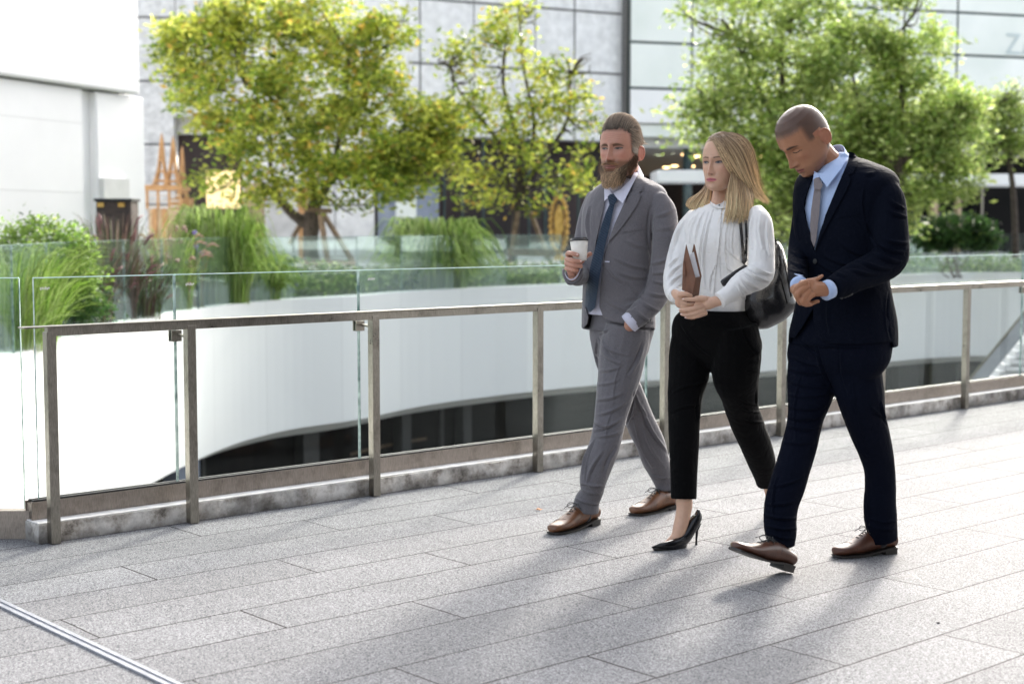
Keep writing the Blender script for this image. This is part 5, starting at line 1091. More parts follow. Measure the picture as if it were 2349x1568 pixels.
    parts.append(limb(z1, [(600, 620, 60, 6.75)] + [(a, b, c * .55, d) for a, b, c, d in la])); parts.append(limb(z1, [(480, 640, 60, 6.82)] + [(a, b, c * .55, d) for a, b, c, d in ra]))
    parts.append(limb(z2, [(560, -40, 90, 6.77)] + [(a, b, c * .5, d) for a, b, c, d in nl[1:-1]])); parts.append(limb(z2, [(540, -40, 90, 6.80)] + [(a, b, c * .5, d) for a, b, c, d in fl[1:-1]]))
    Yh = 6.43
    parts += fingers(z7, [[(300, 690, 66, Yh + .03), (330, 655, 64, Yh), (440, 668, 60, Yh - .04), (560, 702, 56, Yh - .052)], [(270, 830, 62, Yh + .03), (300, 812, 64, Yh), (450, 850, 62, Yh - .045), (640, 878, 55, Yh - .048)],
                          [(265, 930, 60, Yh + .03), (300, 930, 62, Yh), (460, 975, 60, Yh - .04), (660, 1000, 52, Yh - .04)], [(270, 1050, 58, Yh + .03), (320, 1065, 58, Yh), (440, 1095, 55, Yh - .03), (560, 1100, 48, Yh - .03)],
                          [(420, 1080, 80, Yh + .06), (640, 900, 68, Yh + .055), (780, 740, 62, Yh + .045), (900, 672, 56, Yh + .03)]])
    parts.append(ellipsoid(z7.P(370, 900, Yh + .035), (z7.r(120, Yh), .030, z7.r(270, Yh)), n=20, m=14)); parts.append(limb(z7, [(400, 1080, 130, Yh + .03), (410, 1180, 110, Yh + .02), (440, 1320, 105, Yh + .10)]))
    parts.append(limb(z1, [(620, 1405, 44, 6.58), (600, 1436, 40, 6.59), (590, 1470, 36, 6.63), (585, 1500, 34, 6.70)]))
    def stub(mix, x, y, z, near):
        mix(near * (smst(-z, .040, .055) * np.clip((y + .02) / .03, 0, 1)) * .7, (.12, .06, .03)); mix(near * smst(z, .060, .075) * .6, (.20, .12, .08)); mix(near * (np.abs(x) > .058) * (np.abs(x) < .077) * (y > -.1) * smst(-y, -.040, -.02) * smst(z, -.03, .0) * (z < .1) * .75, (.16, .10, .065))
        for zz in (.040, .048, .056): mix(near * (y > 0) * np.exp(-((z - zz - .002 * np.cos(x * 90)) / .0013) ** 2) * (np.abs(x) < .04) * .35, (.30, .12, .08))
    body_mesh('body', parts, hd, M_skin, t, lambda V: skin_cols(V, hd, (.44, .225, .16), (.29, .12, .095), (.10, .06, .038), iris=(.025, .035, .035), stubble=stub, cheek=(.50, .16, .11), brow_t=1.45, browz=.0110, eyeh=.0031))
    # nails
    mb = MB()
    for x, y, Y in ((555, 695, Yh - .079), (655, 868, Yh - .073)): V, Fc = ellipsoid(z7.P(x, y, Y), (.0042, .0015, .0032), n=10, m=6); mk('nail', V, Fc, M_nail, t)
    # hair: cap + strands swept back
    def cap(x, y, z):
        z = z - .016 * (y > .03)
        top = smst(z + .30 * (-y), .050, .066) * smst(z, -.055, -.03); side = smst(-y, -.045, -.015) * smst(z, -.030, .0); m = np.maximum(top, side * .9)
        return -.005 + m * (.0065 + .010 * smst(z, .075, .115))
    HV2, HF2 = head_grid(150, 110, inflate=cap); Vh = hd.w(HV2); r = np.random.default_rng(3); base = np.array([.17, .12, .082])
    cc = np.tile(base, (len(Vh), 1)) * r.uniform(.8, 1.2, (len(Vh), 1)); ho = mk('hair', Vh, HF2, M_hair, t, True, cc)
    P_ = []; Cc = []
    for i in range(4200):                                  # top, swept up and back
        x = r.uniform(-.060, .062); yx = .0755 - 8.0 * x * x + r.normal() * .0022; y = r.uniform(-.05, yx) if r.random() < .5 else yx + r.uniform(-.016, .002); zz = .12 * math.sqrt(max(.02, 1 - (x / .080) ** 2 - (y / .098) ** 2)); lift = .024 * smst(np.array(y), -.07, .05) + .010
        k = 7; tt = np.linspace(0, 1, k); ln = r.uniform(.045, .085); yy = y - ln * tt ** 1.3; z2_ = .12 * np.sqrt(np.clip(1 - (x / .082) ** 2 - (yy / .104) ** 2, .05, 1)); h = lift * np.sin(np.clip(tt * 1.5 + .05, 0, 1.57)) * r.uniform(.7, 1.08)
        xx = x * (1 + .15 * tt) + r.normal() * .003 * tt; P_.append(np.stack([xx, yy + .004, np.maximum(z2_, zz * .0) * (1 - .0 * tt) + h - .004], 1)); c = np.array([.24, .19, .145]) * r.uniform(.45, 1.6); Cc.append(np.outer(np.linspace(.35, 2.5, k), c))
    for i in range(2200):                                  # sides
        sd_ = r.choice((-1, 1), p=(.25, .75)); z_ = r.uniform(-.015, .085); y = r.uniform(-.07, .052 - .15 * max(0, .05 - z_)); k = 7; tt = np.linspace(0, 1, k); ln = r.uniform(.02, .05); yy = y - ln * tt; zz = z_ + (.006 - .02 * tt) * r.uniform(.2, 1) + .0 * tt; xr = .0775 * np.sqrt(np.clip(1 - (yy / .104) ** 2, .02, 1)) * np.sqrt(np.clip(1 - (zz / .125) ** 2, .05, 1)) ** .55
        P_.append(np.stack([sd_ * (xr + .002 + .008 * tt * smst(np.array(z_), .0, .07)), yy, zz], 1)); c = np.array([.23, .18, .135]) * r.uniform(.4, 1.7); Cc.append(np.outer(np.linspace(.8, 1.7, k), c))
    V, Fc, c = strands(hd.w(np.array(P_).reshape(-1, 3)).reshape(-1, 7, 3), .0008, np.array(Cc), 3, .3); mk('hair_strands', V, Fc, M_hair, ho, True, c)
    # beard
    bz = [(-.046, .066, .020, .055, .02), (-.055, .061, .062, .010, .05), (-.066, .058, .074, .010, .06), (-.082, .054, .082, .010, .06), (-.098, .049, .087, .0, .06), (-.115, .041, .090, .010, .06), (-.130, .032, .089, .030, .06), (-.142, .020, .084, .045, .06), (-.148, .008, .078, .058, .06)]
    rings = []
    for z_, w_, yf, yb, _ in bz:
        a = np.linspace(-math.pi, math.pi, 40, endpoint=False); cy = (yf + yb) / 2; ha = (yf - yb) / 2; rings.append(np.stack([w_ * np.sin(a), cy + ha * np.cos(a), np.full(40, z_)], 1))
    bV, bF = loft(rings); q = bV; mouth = np.exp(-(q[:, 0] / .024) ** 2 - ((q[:, 2] + .074) / .015) ** 2) * (q[:, 1] > .06); bV = bV.copy(); bV[:, 1] -= mouth * .022; up_ = smst(q[:, 2], -.088, -.060) * (q[:, 1] > .03) * (np.abs(q[:, 0]) < .045); bV[:, 1] -= up_ * .016
    cc = np.tile(np.array([.10, .052, .026]), (len(bV), 1)); bo = mk('beard', hd.w(bV), bF, M_hair, t, True, cc); P_ = []; Cc = []
    for i in range(7500):
        a = r.uniform(-1.9, 1.9); z_ = r.choice([r.uniform(-.142, -.09), r.uniform(-.115, -.05)]); w_ = np.interp(-z_, [-b[0] for b in bz], [b[1] for b in bz]); yf = np.interp(-z_, [-b[0] for b in bz], [b[2] for b in bz]); yb = np.interp(-z_, [-b[0] for b in bz], [b[3] for b in bz])
        x = w_ * math.sin(a); y = (yf + yb) / 2 + (yf - yb) / 2 * math.cos(a)
        if abs(x) < .026 and z_ > -.090: continue
        if abs(x) < .045 - .2 * 0 and z_ > -.064: continue
        k = 6; tt = np.linspace(0, 1, k); ln = r.uniform(.014, .032) * (1 if z_ > -.12 else .6); p = np.array([x, y, z_]); dirn = np.array([-x * .25 + 0, .010, -ln]); pp = p + np.outer(tt, dirn) + np.outer(np.sin(tt * 3.1), [math.sin(a) * .004, .005, 0]) + np.outer(tt, r.normal(size=3) * .006)
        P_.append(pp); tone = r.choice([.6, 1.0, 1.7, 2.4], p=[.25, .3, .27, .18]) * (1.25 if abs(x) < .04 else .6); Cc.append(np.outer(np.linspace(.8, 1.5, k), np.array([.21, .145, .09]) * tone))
    for i in range(900):                                   # along the jaw up to the ear
        sd_ = r.choice((-1, 1), p=(.25, .75)); u_ = r.random(); p = np.array([sd_ * (.0745 - .012 * u_), .0 + .045 * u_ + r.normal() * .008, -.028 - .045 * u_ + r.normal() * .010]); k = 6; tt = np.linspace(0, 1, k); P_.append(p + np.outer(tt, [sd_ * .002, .008, -r.uniform(.012, .03)]) + np.outer(np.sin(tt * 3), [sd_ * .004, 0, 0])); Cc.append(np.outer(np.linspace(.8, 1.4, k), np.array([.10, .055, .03]) * r.uniform(.5, 1.5)))
    for i in range(260):                                   # moustache
        sd_ = r.choice((-1, 1)); x = r.uniform(0, .020); k = 6; tt = np.linspace(0, 1, k); yy0 = .101 - .9 * x * x * 10; P_.append(np.stack([sd_ * (x + .020 * tt), yy0 - .012 * tt - 4 * (x + .02 * tt) ** 2 * .8 + .006, -.0600 - .004 * tt + .003 * tt ** 3 + r.normal() * .0016 - x * .12], 1)); Cc.append(np.outer(np.linspace(1, 1.8, k), np.array([.22, .12, .06]) * r.uniform(.6, 1.5)))
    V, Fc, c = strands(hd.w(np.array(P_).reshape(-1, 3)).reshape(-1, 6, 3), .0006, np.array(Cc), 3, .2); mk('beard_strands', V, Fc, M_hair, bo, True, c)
    sock(z2, [(360, 1100, 50, 6.60), (335, 1200, 44, 6.64), (325, 1260, 44, 6.645), (322, 1285, 40, 6.645)], t); sock(z2, [(845, 1060, 46, 7.06), (850, 1110, 42, 7.06), (850, 1150, 42, 7.06)], t)
    band('collar_stand', z1, (488, 622, 6.695), (634, 470, 6.87), .066, 42, M_shirt, shf)
    # shoes
    shoe(z2, G(1262, 1227), G(1370, 1200) + np.array([.0, .01, .0]), .046, t, M_shoe1)
    shoe(z2, G(1448, 1183), P(1549, 1168, 7.10), .046, t, M_shoe1)
    # cup in his hand: a thing of its own
    A = z7.P(628, 850, Yh); B = z7.P(594, 262, Yh + .01); ax = (B - A); hgt = np.linalg.norm(ax); ax /= hgt; cup = empty('coffee_cup', A, 'white paper takeaway cup with a black plastic lid held by the bearded man', 'cup')
    r0, r1 = z7.r(178, Yh), z7.r(238, Yh); mk('paper_cup', *tube([A, A + ax * hgt * .02, A + ax * hgt * .90, A + ax * hgt * .91], [r0 * .96, r0, r1, r1 * .97], 40), noisy('cream_paper', (.72, .69, .62), (.78, .75, .69), 30, .6, .1, .002), cup)
    p = [(.86, 1.03), (.87, 1.06), (.915, 1.06), (.925, 1.0), (.93, .93), (.995, .90), (1.0, .86), (.985, .80), (.98, .1)]; mk('lid', *tube([A + ax * hgt * a for a, b in p], [r1 * b for a, b in p], 40), noisy('black_plastic', (.008, .008, .009), (.014, .014, .015), 30, .25, 0), cup)
# ---------------------------------------------------------------- woman in the white blouse
def pillow(z, poly, Y, T, step=16, tilt=None, back=1.0):
    """stuffed shape: outline filled and swollen to both sides"""
    bm = bmesh.new(); pl = np.array(poly, float); k = len(pl); out = []
    for i in range(k):
        p0, p1, p2, p3 = pl[i - 1], pl[i], pl[(i + 1) % k], pl[(i + 2) % k]
        for t in (0, .25, .5, .75): out.append(.5 * (2 * p1 + (p2 - p0) * t + (2 * p0 - 5 * p1 + 4 * p2 - p3) * t * t + (-p0 + 3 * p1 - 3 * p2 + p3) * t ** 3))
    out = np.array(out); bm.faces.new([bm.verts.new((p[0], p[1], 0)) for p in out])
    for ax in (0, 1):
        c = out[:, ax].min() + step
        while c < out[:, ax].max() - 2:
            co = [0, 0, 0]; co[ax] = c; no = [0, 0, 0]; no[ax] = 1; bmesh.ops.bisect_plane(bm, geom=bm.verts[:] + bm.edges[:] + bm.faces[:], plane_co=co, plane_no=no, dist=1e-4); c += step
    bmesh.ops.triangulate(bm, faces=bm.faces[:]); bm.verts.ensure_lookup_table(); q = np.array([(v.co.x, v.co.y) for v in bm.verts]); tris = [tuple(v.index for v in f.verts) for f in bm.faces]; bm.free()
    A = out; B = np.roll(out, -1, 0); dm = np.full(len(q), 1e9)
    for a, b in zip(A, B): d = b - a; t = np.clip(((q - a) @ d) / (d @ d + 1e-9), 0, 1); dm = np.minimum(dm, np.linalg.norm(q - a - t[:, None] * d, axis=1))
    D = dm.max(); h = T * np.sqrt(np.clip(1 - (1 - dm / D) ** 2, 0, 1)); Yv = np.array([Y + (tilt(x, y) if tilt else 0) for x, y in q])
    Vf = np.array([z.P(x, y, yy - hh) for (x, y), yy, hh in zip(q, Yv, h)]); Vb = np.array([z.P(x, y, yy + hh * back + .001) for (x, y), yy, hh in zip(q, Yv, h)])
    n = len(q); a, b, c = tris[0]; fl = np.cross(Vf[b] - Vf[a], Vf[c] - Vf[a]) @ (Vf[a] - CAM) > 0; Fc = []
    for t in tris: t = t[::-1] if fl else t; Fc.append(t); Fc.append(tuple(i + n for i in t[::-1]))
    ed = set((t[k], t[(k + 1) % 3]) for t in tris for k in range(3))
    for i, j in ed:
        if (j, i) not in ed: Fc.append((j, i, i + n, j + n) if not fl else (i, j, j + n, i + n))
    return np.vstack([Vf, Vb]), Fc
def plate(z, pts, th):                                    # rigid flat piece: (x, y, Y) corners, thickness away from camera
    A = np.array([z.P(*p) for p in pts]); c = A.mean(0); n = np.cross(A[1] - A[0], A[2] - A[0]); n /= np.linalg.norm(n)
    if n @ (CAM - c) < 0: A = A[::-1]; n = -n
    k = len(A); return np.vstack([A, A - n * th]), [tuple(range(k)), tuple(range(k, 2 * k))[::-1]] + [(i, k + i, k + (i + 1) % k, (i + 1) % k) for i in range(k)]
def woman():
    Y0 = 6.40; t = empty('person', (G(1640, 1230)[0], Y0, 0), 'blonde woman in a white blouse and black cropped trousers between the two men', 'person')
    hd = Head(z3.P(512, 306, 6.38), head_R(36, -2, 0), 1.005)
    Tz = [(455, 552, 560, 6.40, .9), (440, 590, 582, 6.40, .75), (385, 665, 600, 6.40, .60), (330, 745, 628, 6.40, .56), (292, 790, 665, 6.40, .55), (272, 790, 730, 6.40, .62), (270, 760, 820, 6.40, .74), (280, 735, 900, 6.40, .76), (300, 712, 1000, 6.40, .70), (312, 695, 1100, 6.40, .66), (322, 685, 1200, 6.40, .66), (332, 678, 1290, 6.40, .68), (338, 674, 1350, 6.40, .68)]
    ra = [(318, 680, 58, 6.52), (262, 780, 74, 6.52), (222, 920, 80, 6.49), (196, 1040, 80, 6.44), (178, 1140, 74, 6.38), (180, 1205, 62, 6.30), (205, 1238, 52, 6.22)]
    la = [(765, 650, 58, 6.26), (790, 720, 80, 6.22), (795, 850, 90, 6.20), (795, 970, 92, 6.18), (785, 1075, 98, 6.16), (700, 1125, 92, 6.11), (630, 1165, 78, 6.07), (585, 1200, 62, 6.05)]
    st = [(455, 620, 400, 1180, 9, 5), (420, 640, 370, 1180, 9, 4), (390, 640, 330, 860, 10, 4), (350, 650, 290, 860, 10, 4), (320, 670, 262, 840, 12, 4), (540, 640, 520, 1180, 9, 3), (570, 650, 560, 1100, 10, 3), (600, 720, 600, 980, 12, 3), (480, 1000, 430, 1200, 8, 4), (255, 700, 180, 900, 14, 5), (225, 760, 150, 1020, 14, 4), (210, 960, 140, 1040, 14, 5), (230, 1010, 130, 1120, 14, 6), (235, 1080, 125, 1190, 13, 6), (240, 1140, 140, 1240, 12, 5), (740, 640, 730, 900, 14, 5), (790, 640, 800, 900, 16, 4), (840, 680, 855, 950, 16, 4), (700, 820, 690, 960, 12, -5), (690, 1010, 860, 1080, 16, 7), (680, 1050, 850, 1130, 14, 6), (670, 1100, 800, 1190, 14, 6), (640, 1120, 740, 1230, 13, 5), (620, 1150, 690, 1260, 10, 4),
          (560, 900, 660, 990, 16, 4), (530, 1000, 640, 1090, 16, 4), (520, 1180, 640, 1240, 14, 4), (460, 1240, 640, 1260, 12, 3)]
    bl, full = garment('blouse', [torso(z3, Tz, 40, p=2.2), limb(z3, ra, ends='start'), limb(z3, la, ends='start')], z3, M_blouse, t, st, smooth=6, wb=.0014, seed=5, freqs=(55, 110))
    p = piece('collar', z3, [(432, 562), (450, 582), (480, 598), (506, 604), (535, 600), (566, 584), (572, 566), (578, 590), (540, 616), (506, 622), (470, 614), (436, 588)], full, M_blouse, bl, .004, .005, 8, lift=lambda x, y: .006); bevel(p, .002)
    piece('placket', z3, [(494, 620), (516, 620), (503, 800), (484, 980), (468, 1120), (460, 1235), (436, 1235), (452, 1050), (474, 860), (486, 740)], full, M_blouse, bl, .002, .0025, 12)
    for yy in (640,): button(z3, 505, 612, full, bl, .004, M_frame, .012)
    cf = tube([z3.P(600, 1194, 6.055), z3.P(570, 1215, 6.045), z3.P(500, 1262, 6.025)], [z3.r(64, 6.05), z3.r(62, 6.05), z3.r(56, 6.03)], 28); bevel(mk('cuff', *cf, M_blouse, t), .002)
    cf = tube([z3.P(196, 1222, 6.235), z3.P(222, 1246, 6.175)], [z3.r(52, 6.2), z3.r(50, 6.2)], 28); mk('cuff', *cf, M_blouse, t)
    # trousers
    rl = [(300, 130, 100, 6.48), (292, 260, 118, 6.47), (291, 400, 124, 6.44), (268, 540, 106, 6.40), (262, 700, 96, 6.34), (261, 850, 90, 6.30), (260, 1000, 83, 6.27), (259, 1155, 78, 6.25)]
    ll = [(560, 130, 135, 6.32), (575, 250, 148, 6.33), (568, 420, 142, 6.38), (592, 540, 114, 6.44), (605, 620, 101, 6.50), (640, 720, 99, 6.56), (682, 820, 94, 6.62), (718, 920, 86, 6.70), (736, 1000, 70, 6.76), (738, 1070, 46, 6.80)]
    Tr = [torso(z4, [(250, 612, 40, 6.40, .66), (214, 632, 80, 6.40, .64), (198, 676, 140, 6.40, .60), (200, 706, 215, 6.40, .54), (215, 690, 290, 6.40, .44), (280, 620, 350, 6.40, .36), (360, 520, 400, 6.40, .3)], 40, m=26), limb(z4, rl, ends=False, m=34), limb(z4, ll, ends=False, m=34)]
    st2 = [(640, 300, 725, 260, 10, 5), (650, 350, 720, 320, 10, 5), (640, 400, 715, 380, 10, 4), (600, 560, 705, 600, 12, 4), (620, 620, 710, 640, 12, 5), (630, 680, 730, 700, 12, 5), (380, 470, 200, 520, 14, 3), (360, 600, 180, 640, 14, 3), (250, 130, 410, 300, 12, 4), (600, 120, 690, 300, 10, -4), (350, 560, 350, 700, 10, 4), (420, 440, 300, 500, 12, 4), (700, 500, 700, 620, 10, 4)]
    garment('trousers', Tr, z4, M_blk, t, st2, seed=6)
    V, Fc = torso(z4, [(248, 616, 36, 6.40, .68), (246, 618, 62, 6.40, .69)], 40, m=3); mk('waistband', V, Fc, M_blk, t, False)
    # body
    HV, HF = head_grid(female=True, jaw=.93); HV[:, 0] *= .95; parts = [(hd.w(HV), HF)]
    for sd_ in (-1,): parts += [(hd.w(v), f) for v, f in ear(sd_)]
    parts.append(limb(z3, [(520, 420, 62, 6.42), (512, 500, 58, 6.42), (505, 575, 66, 6.41), (500, 660, 90, 6.40), (500, 900, 120, 6.42), (505, 1280, 120, 6.42)]))
    parts.append(limb(z3, [(560, 660, 50, 6.36)] + [(a, b, c * .5, d) for a, b, c, d in la] + [(520, 1245, 34, 6.035)])); parts.append(limb(z3, [(440, 660, 50, 6.46)] + [(a, b, c * .5, d) for a, b, c, d in ra]))
    an = [(262, 1165, 50, 6.25), (263, 1205, 47, 6.245), (252, 1265, 45, 6.235), (236, 1330, 42, 6.22), (215, 1385, 36, 6.205), (160, 1425, 22, 6.19)]
    parts.append(limb(z4, [(430, 100, 90, 6.42)] + [(a, b, c * .5, d) for a, b, c, d in rl[1:-1]] + an)); parts.append(limb(z4, [(430, 100, 90, 6.38)] + [(a, b, c * .5, d) for a, b, c, d in ll[1:-1]] + [(752, 1075, 26, 6.81), (762, 1120, 21, 6.83), (775, 1180, 26, 6.86), (782, 1230, 28, 6.86)]))
    Yh = 6.03                                             # left hand on top
    parts += [ellipsoid(z8.P(1080, 800, Yh + .012), (z8.r(250, Yh), .015, z8.r(190, Yh)), np.array([[.94, 0, .34], [0, 1, 0], [-.34, 0, .94]]).T, 24, 16)]
    parts += fingers(z8, [[(1540, 690, 150, Yh + .01), (1400, 720, 160, Yh + .008), (1220, 780, 170, Yh + .010)], [(1150, 640, 85, Yh), (980, 640, 80, Yh - .004), (820, 655, 68, Yh - .006), (680, 655, 60, Yh - .004), (540, 650, 46, Yh)], [(1050, 860, 90, Yh), (860, 905, 82, Yh - .010), (680, 935, 68, Yh - .010), (560, 945, 60, Yh - .006), (440, 945, 42, Yh)],
                          [(1100, 960, 85, Yh), (930, 1015, 74, Yh - .008), (760, 1065, 60, Yh - .008), (620, 1085, 54, Yh - .004), (490, 1070, 38, Yh)], [(1150, 1030, 80, Yh + .002), (1000, 1095, 68, Yh - .004), (840, 1145, 54, Yh - .004), (720, 1160, 46, Yh), (610, 1160, 34, Yh)], [(1250, 640, 75, Yh + .01), (1050, 600, 64, Yh + .014), (900, 610, 58, Yh + .018)]])
    Yr = 6.085
    parts += [ellipsoid(z8.P(480, 690, Yr + .01), (z8.r(170, Yr), .017, z8.r(215, Yr)), np.array([[.90, 0, .43], [0, 1, 0], [-.43, 0, .90]]), 24, 16)]
    parts += fingers(z8, [[(300, 470, 110, Yr + .06), (370, 540, 130, Yr + .02), (440, 620, 140, Yr + .012)], [(440, 520, 90, Yr), (560, 500, 80, Yr - .012), (660, 520, 72, Yr - .016), (750, 552, 60, Yr - .014)], [(500, 740, 70, Yr), (640, 790, 60, Yr - .010), (820, 800, 52, Yr - .006), (930, 800, 46, Yr + .004)], [(520, 840, 66, Yr), (680, 860, 56, Yr - .008), (860, 870, 50, Yr)], [(500, 920, 56, Yr + .004), (640, 960, 50, Yr), (800, 980, 44, Yr + .004)], [(470, 980, 48, Yr + .01), (600, 1030, 42, Yr + .006), (720, 1060, 36, Yr + .01)]])
    body_mesh('body', parts, hd, M_skin, t, lambda V: skin_cols(V, hd, (.54, .335, .235), (.46, .15, .165), (.10, .058, .034), iris=(.05, .08, .11), cheek=(.64, .32, .25), brow_t=.95, eyeh=.0042, liner=(.02, .013, .012)))
    for x, y, Y in ((530, 640, Yh - .009), (425, 940, Yh - .007), (470, 1062, Yh - .006), (590, 1158, Yh - .005)): V, Fc = ellipsoid(z8.P(x + 12, y, Y), (.0045, .0015, .0030), n=10, m=6); mk('nail', V, Fc, M_nail, t)
    # shoes
    def pump(off, nm='pump'):
        pts = [(72, 1441, 4, 6.13), (100, 1438, 13, 6.14), (140, 1433, 23, 6.15), (185, 1429, 31, 6.165), (230, 1416, 37, 6.19), (265, 1386, 37, 6.215), (294, 1340, 37, 6.235), (322, 1292, 36, 6.25), (343, 1258, 27, 6.26), (345, 1226, 12, 6.262)]
        back_ = off is None; off = np.zeros(3) if back_ else off; pv = z4.P(290, 1230, 6.24); tgt = z4.P(775, 1190, 6.86); th = math.radians(48)
        def tr_(q):
            if not back_: return np.asarray(q)
            q = np.asarray(q) - pv; x, y = q[..., 0] * math.cos(th) - q[..., 1] * math.sin(th), q[..., 0] * math.sin(th) + q[..., 1] * math.cos(th); return np.stack([x, y, q[..., 2]], -1) + tgt
        Pp = tr_(np.array([z4.P(a, b, d) for a, b, c, d in pts])); V, Fc = blob_tube(Pp, [z4.r(c, d) for a, b, c, d in pts], 20, 40)
        o = mk(nm, V, Fc, M_patent, t); hp_ = [z4.P(347, 1296, 6.26), z4.P(338, 1340, 6.258), z4.P(334, 1400, 6.255), z4.P(334, 1435, 6.252)]
        mk('stiletto_heel', *tube(tr_(np.array(hp_)), [z4.r(20, 6.2), z4.r(9, 6.2), z4.r(6, 6.2), z4.r(8, 6.2)], 14), M_patent, o)
        sl = [(76, 1447, 6.135), (140, 1453, 6.155), (200, 1455, 6.17), (240, 1448, 6.19), (275, 1420, 6.215)]; mk('sole', *tube(spline([tr_(z4.P(*q)) for q in sl], 16), [.004] + [.012] * 14 + [.005], 8), M_sole, o); return o
    pump(np.zeros(3)); pump(None)
    # hair
    r = np.random.default_rng(9)
    def cap(x, y, z):
        back = smst(-y, .02, .045) * smst(z, -.125, -.09); top = smst(z - .55 * y, .040, .062); m = np.maximum(back, top); return -.006 + m * (.0095 + .010 * smst(-y, -.04, .03))
    HV2, HF2 = head_grid(150, 110, inflate=cap, jaw=.86); HV2[:, 0] *= .955; Vh = hd.w(HV2); ho = mk('hair', Vh, HF2, M_hair, t, True, np.tile((.30, .20, .115), (len(Vh), 1)))
    Yn = 6.30
    sheets = [ # (guides [(x, y, dY)...], count, tone)
        ([[(232, 300, .05), (275, 240, .01), (350, 275, -.04), (425, 390, -.065), (500, 530, -.072), (625, 700, -.07), (740, 830, -.06), (830, 980, -.04), (900, 1100, -.03)],
          [(300, 190, .01), (340, 200, -.03), (430, 290, -.065), (510, 420, -.08), (580, 560, -.08), (680, 720, -.075), (790, 880, -.06), (930, 1080, -.03)],
          [(335, 150, .01), (430, 230, -.060), (520, 360, -.085), (600, 520, -.09), (700, 680, -.085), (800, 830, -.07), (900, 980, -.04), (960, 1090, -.02)],
          [(350, 130, .01), (500, 180, -.060), (630, 330, -.09), (720, 500, -.095), (800, 680, -.09), (870, 830, -.07), (950, 980, -.03), (1050, 1110, .0)],
          [(380, 115, .02), (560, 130, -.045), (720, 270, -.08), (820, 450, -.085), (880, 640, -.075), (930, 800, -.05), (1000, 980, .0), (1130, 1150, .04)],
          [(430, 95, .04), (620, 95, -.02), (790, 210, -.045), (890, 390, -.045), (940, 580, -.035), (980, 760, -.01), (1030, 960, .03), (1210, 1185, .08)],
          [(500, 78, .07), (680, 90, .02), (840, 190, .01), (940, 360, .01), (985, 560, .02), (1015, 740, .04), (1050, 940, .07), (1150, 1120, .10)],
          [(560, 72, .11), (720, 95, .09), (870, 190, .09), (960, 350, .09), (1000, 540, .09), (1030, 740, .09), (1060, 920, .10), (1110, 1060, .12)]], 1500, 1.0),
        ([[(585, 560, -.05), (612, 700, -.082), (590, 880, -.088), (572, 1060, -.10), (560, 1230, -.12), (500, 1480, -.15)],
          [(640, 560, -.04), (660, 720, -.080), (645, 900, -.095), (630, 1080, -.11), (620, 1280, -.14), (570, 1485, -.16)],
          [(700, 600, -.04), (710, 760, -.075), (710, 940, -.10), (720, 1100, -.12), (710, 1290, -.145), (660, 1460, -.16)],
          [(760, 650, -.03), (780, 800, -.07), (800, 960, -.09), (810, 1120, -.115), (800, 1310, -.14), (760, 1490, -.15)],
          [(800, 700, -.02), (840, 850, -.05), (880, 1000, -.07), (900, 1140, -.10), (890, 1300, -.12), (850, 1470, -.14)],
          [(840, 720, .0), (890, 860, -.03), (930, 1000, -.05), (940, 1120, -.08), (930, 1230, -.10), (900, 1340, -.11)]], 1100, 1.0),
        ([[(290, 800, .10), (288, 940, .07), (280, 1060, .05), (262, 1180, .03), (235, 1280, .01), (195, 1370, .0)],
          [(270, 800, .12), (262, 940, .09), (240, 1060, .06), (205, 1180, .04), (165, 1290, .02), (135, 1400, .01)],
          [(255, 790, .14), (240, 930, .11), (200, 1040, .08), (140, 1150, .06), (90, 1250, .05), (80, 1330, .04)],
          [(250, 800, .15), (220, 920, .12), (150, 1020, .10), (70, 1110, .08), (10, 1200, .07), (30, 1290, .06)],
          [(240, 800, .16), (190, 930, .14), (90, 1040, .12), (-20, 1110, .11), (-70, 1190, .10), (-20, 1250, .09)]], 620, 1.05),
        ([[(560, 75, .16), (700, 120, .16), (860, 300, .16), (930, 560, .15), (960, 800, .14), (980, 1000, .12), (960, 1150, .10)],
          [(480, 85, .18), (560, 200, .20), (560, 500, .21), (560, 800, .20), (560, 1000, .17), (540, 1200, .13), (520, 1300, .12)]], 260, .55),
        ([[(326, 165, .02), (270, 200, .03), (235, 260, .05), (222, 320, .07), (225, 420, .10)], [(332, 155, .02), (290, 185, .04), (250, 235, .07), (235, 300, .09), (232, 400, .12)]], 260, .8)]
    P_ = []; Cc = []; K = 12
    for gd, cnt, tone in sheets:
        G_ = []
        for g in gd: G_.append(spline([z10.P(a, b, 6.38 + dY) for a, b, dY in g], K))
        G_ = np.array(G_); ng = len(G_)
        for i in range(int(cnt * 3.0)):
            u = r.uniform(0, ng - 1.001); a = int(u); f = u - a; f2 = f * f * (3 - 2 * f); pth = G_[a] * (1 - f2) + G_[a + 1] * f2
            tt = np.linspace(0, 1, K)[:, None]; clump = np.sin(u * 17.0 + np.arange(3)) * .0022; dep = r.uniform(-.002, .012) + .006 * abs(math.sin(u * 11)); pth = pth + np.array([0, 1, 0]) * dep + clump * tt + r.normal(size=3) * np.array([.0025, .002, .0025]) * (.08 + tt * 1.5) + np.sin(tt * 5 + u * 7) * .002
            stray = r.random() < .02; 
            if stray: pth = pth + np.array([.03, 0, .01]) * tt ** 2 * r.uniform(-1, 1.2)
            keep = r.uniform(.86, 1.02); pth = spline(pth[:max(4, int(K * keep))], K)
            streak = .5 + .22 * math.sin(u * 23 + 1.3 * math.sin(u * 7)) + .28 * math.sin(u * 67 + 2 * math.sin(u * 13)) ; tn = tone * (.60 + .52 * streak) * r.uniform(.84, 1.16) * (1 - .8 * max(0, dep - .006) / .012 * .5)
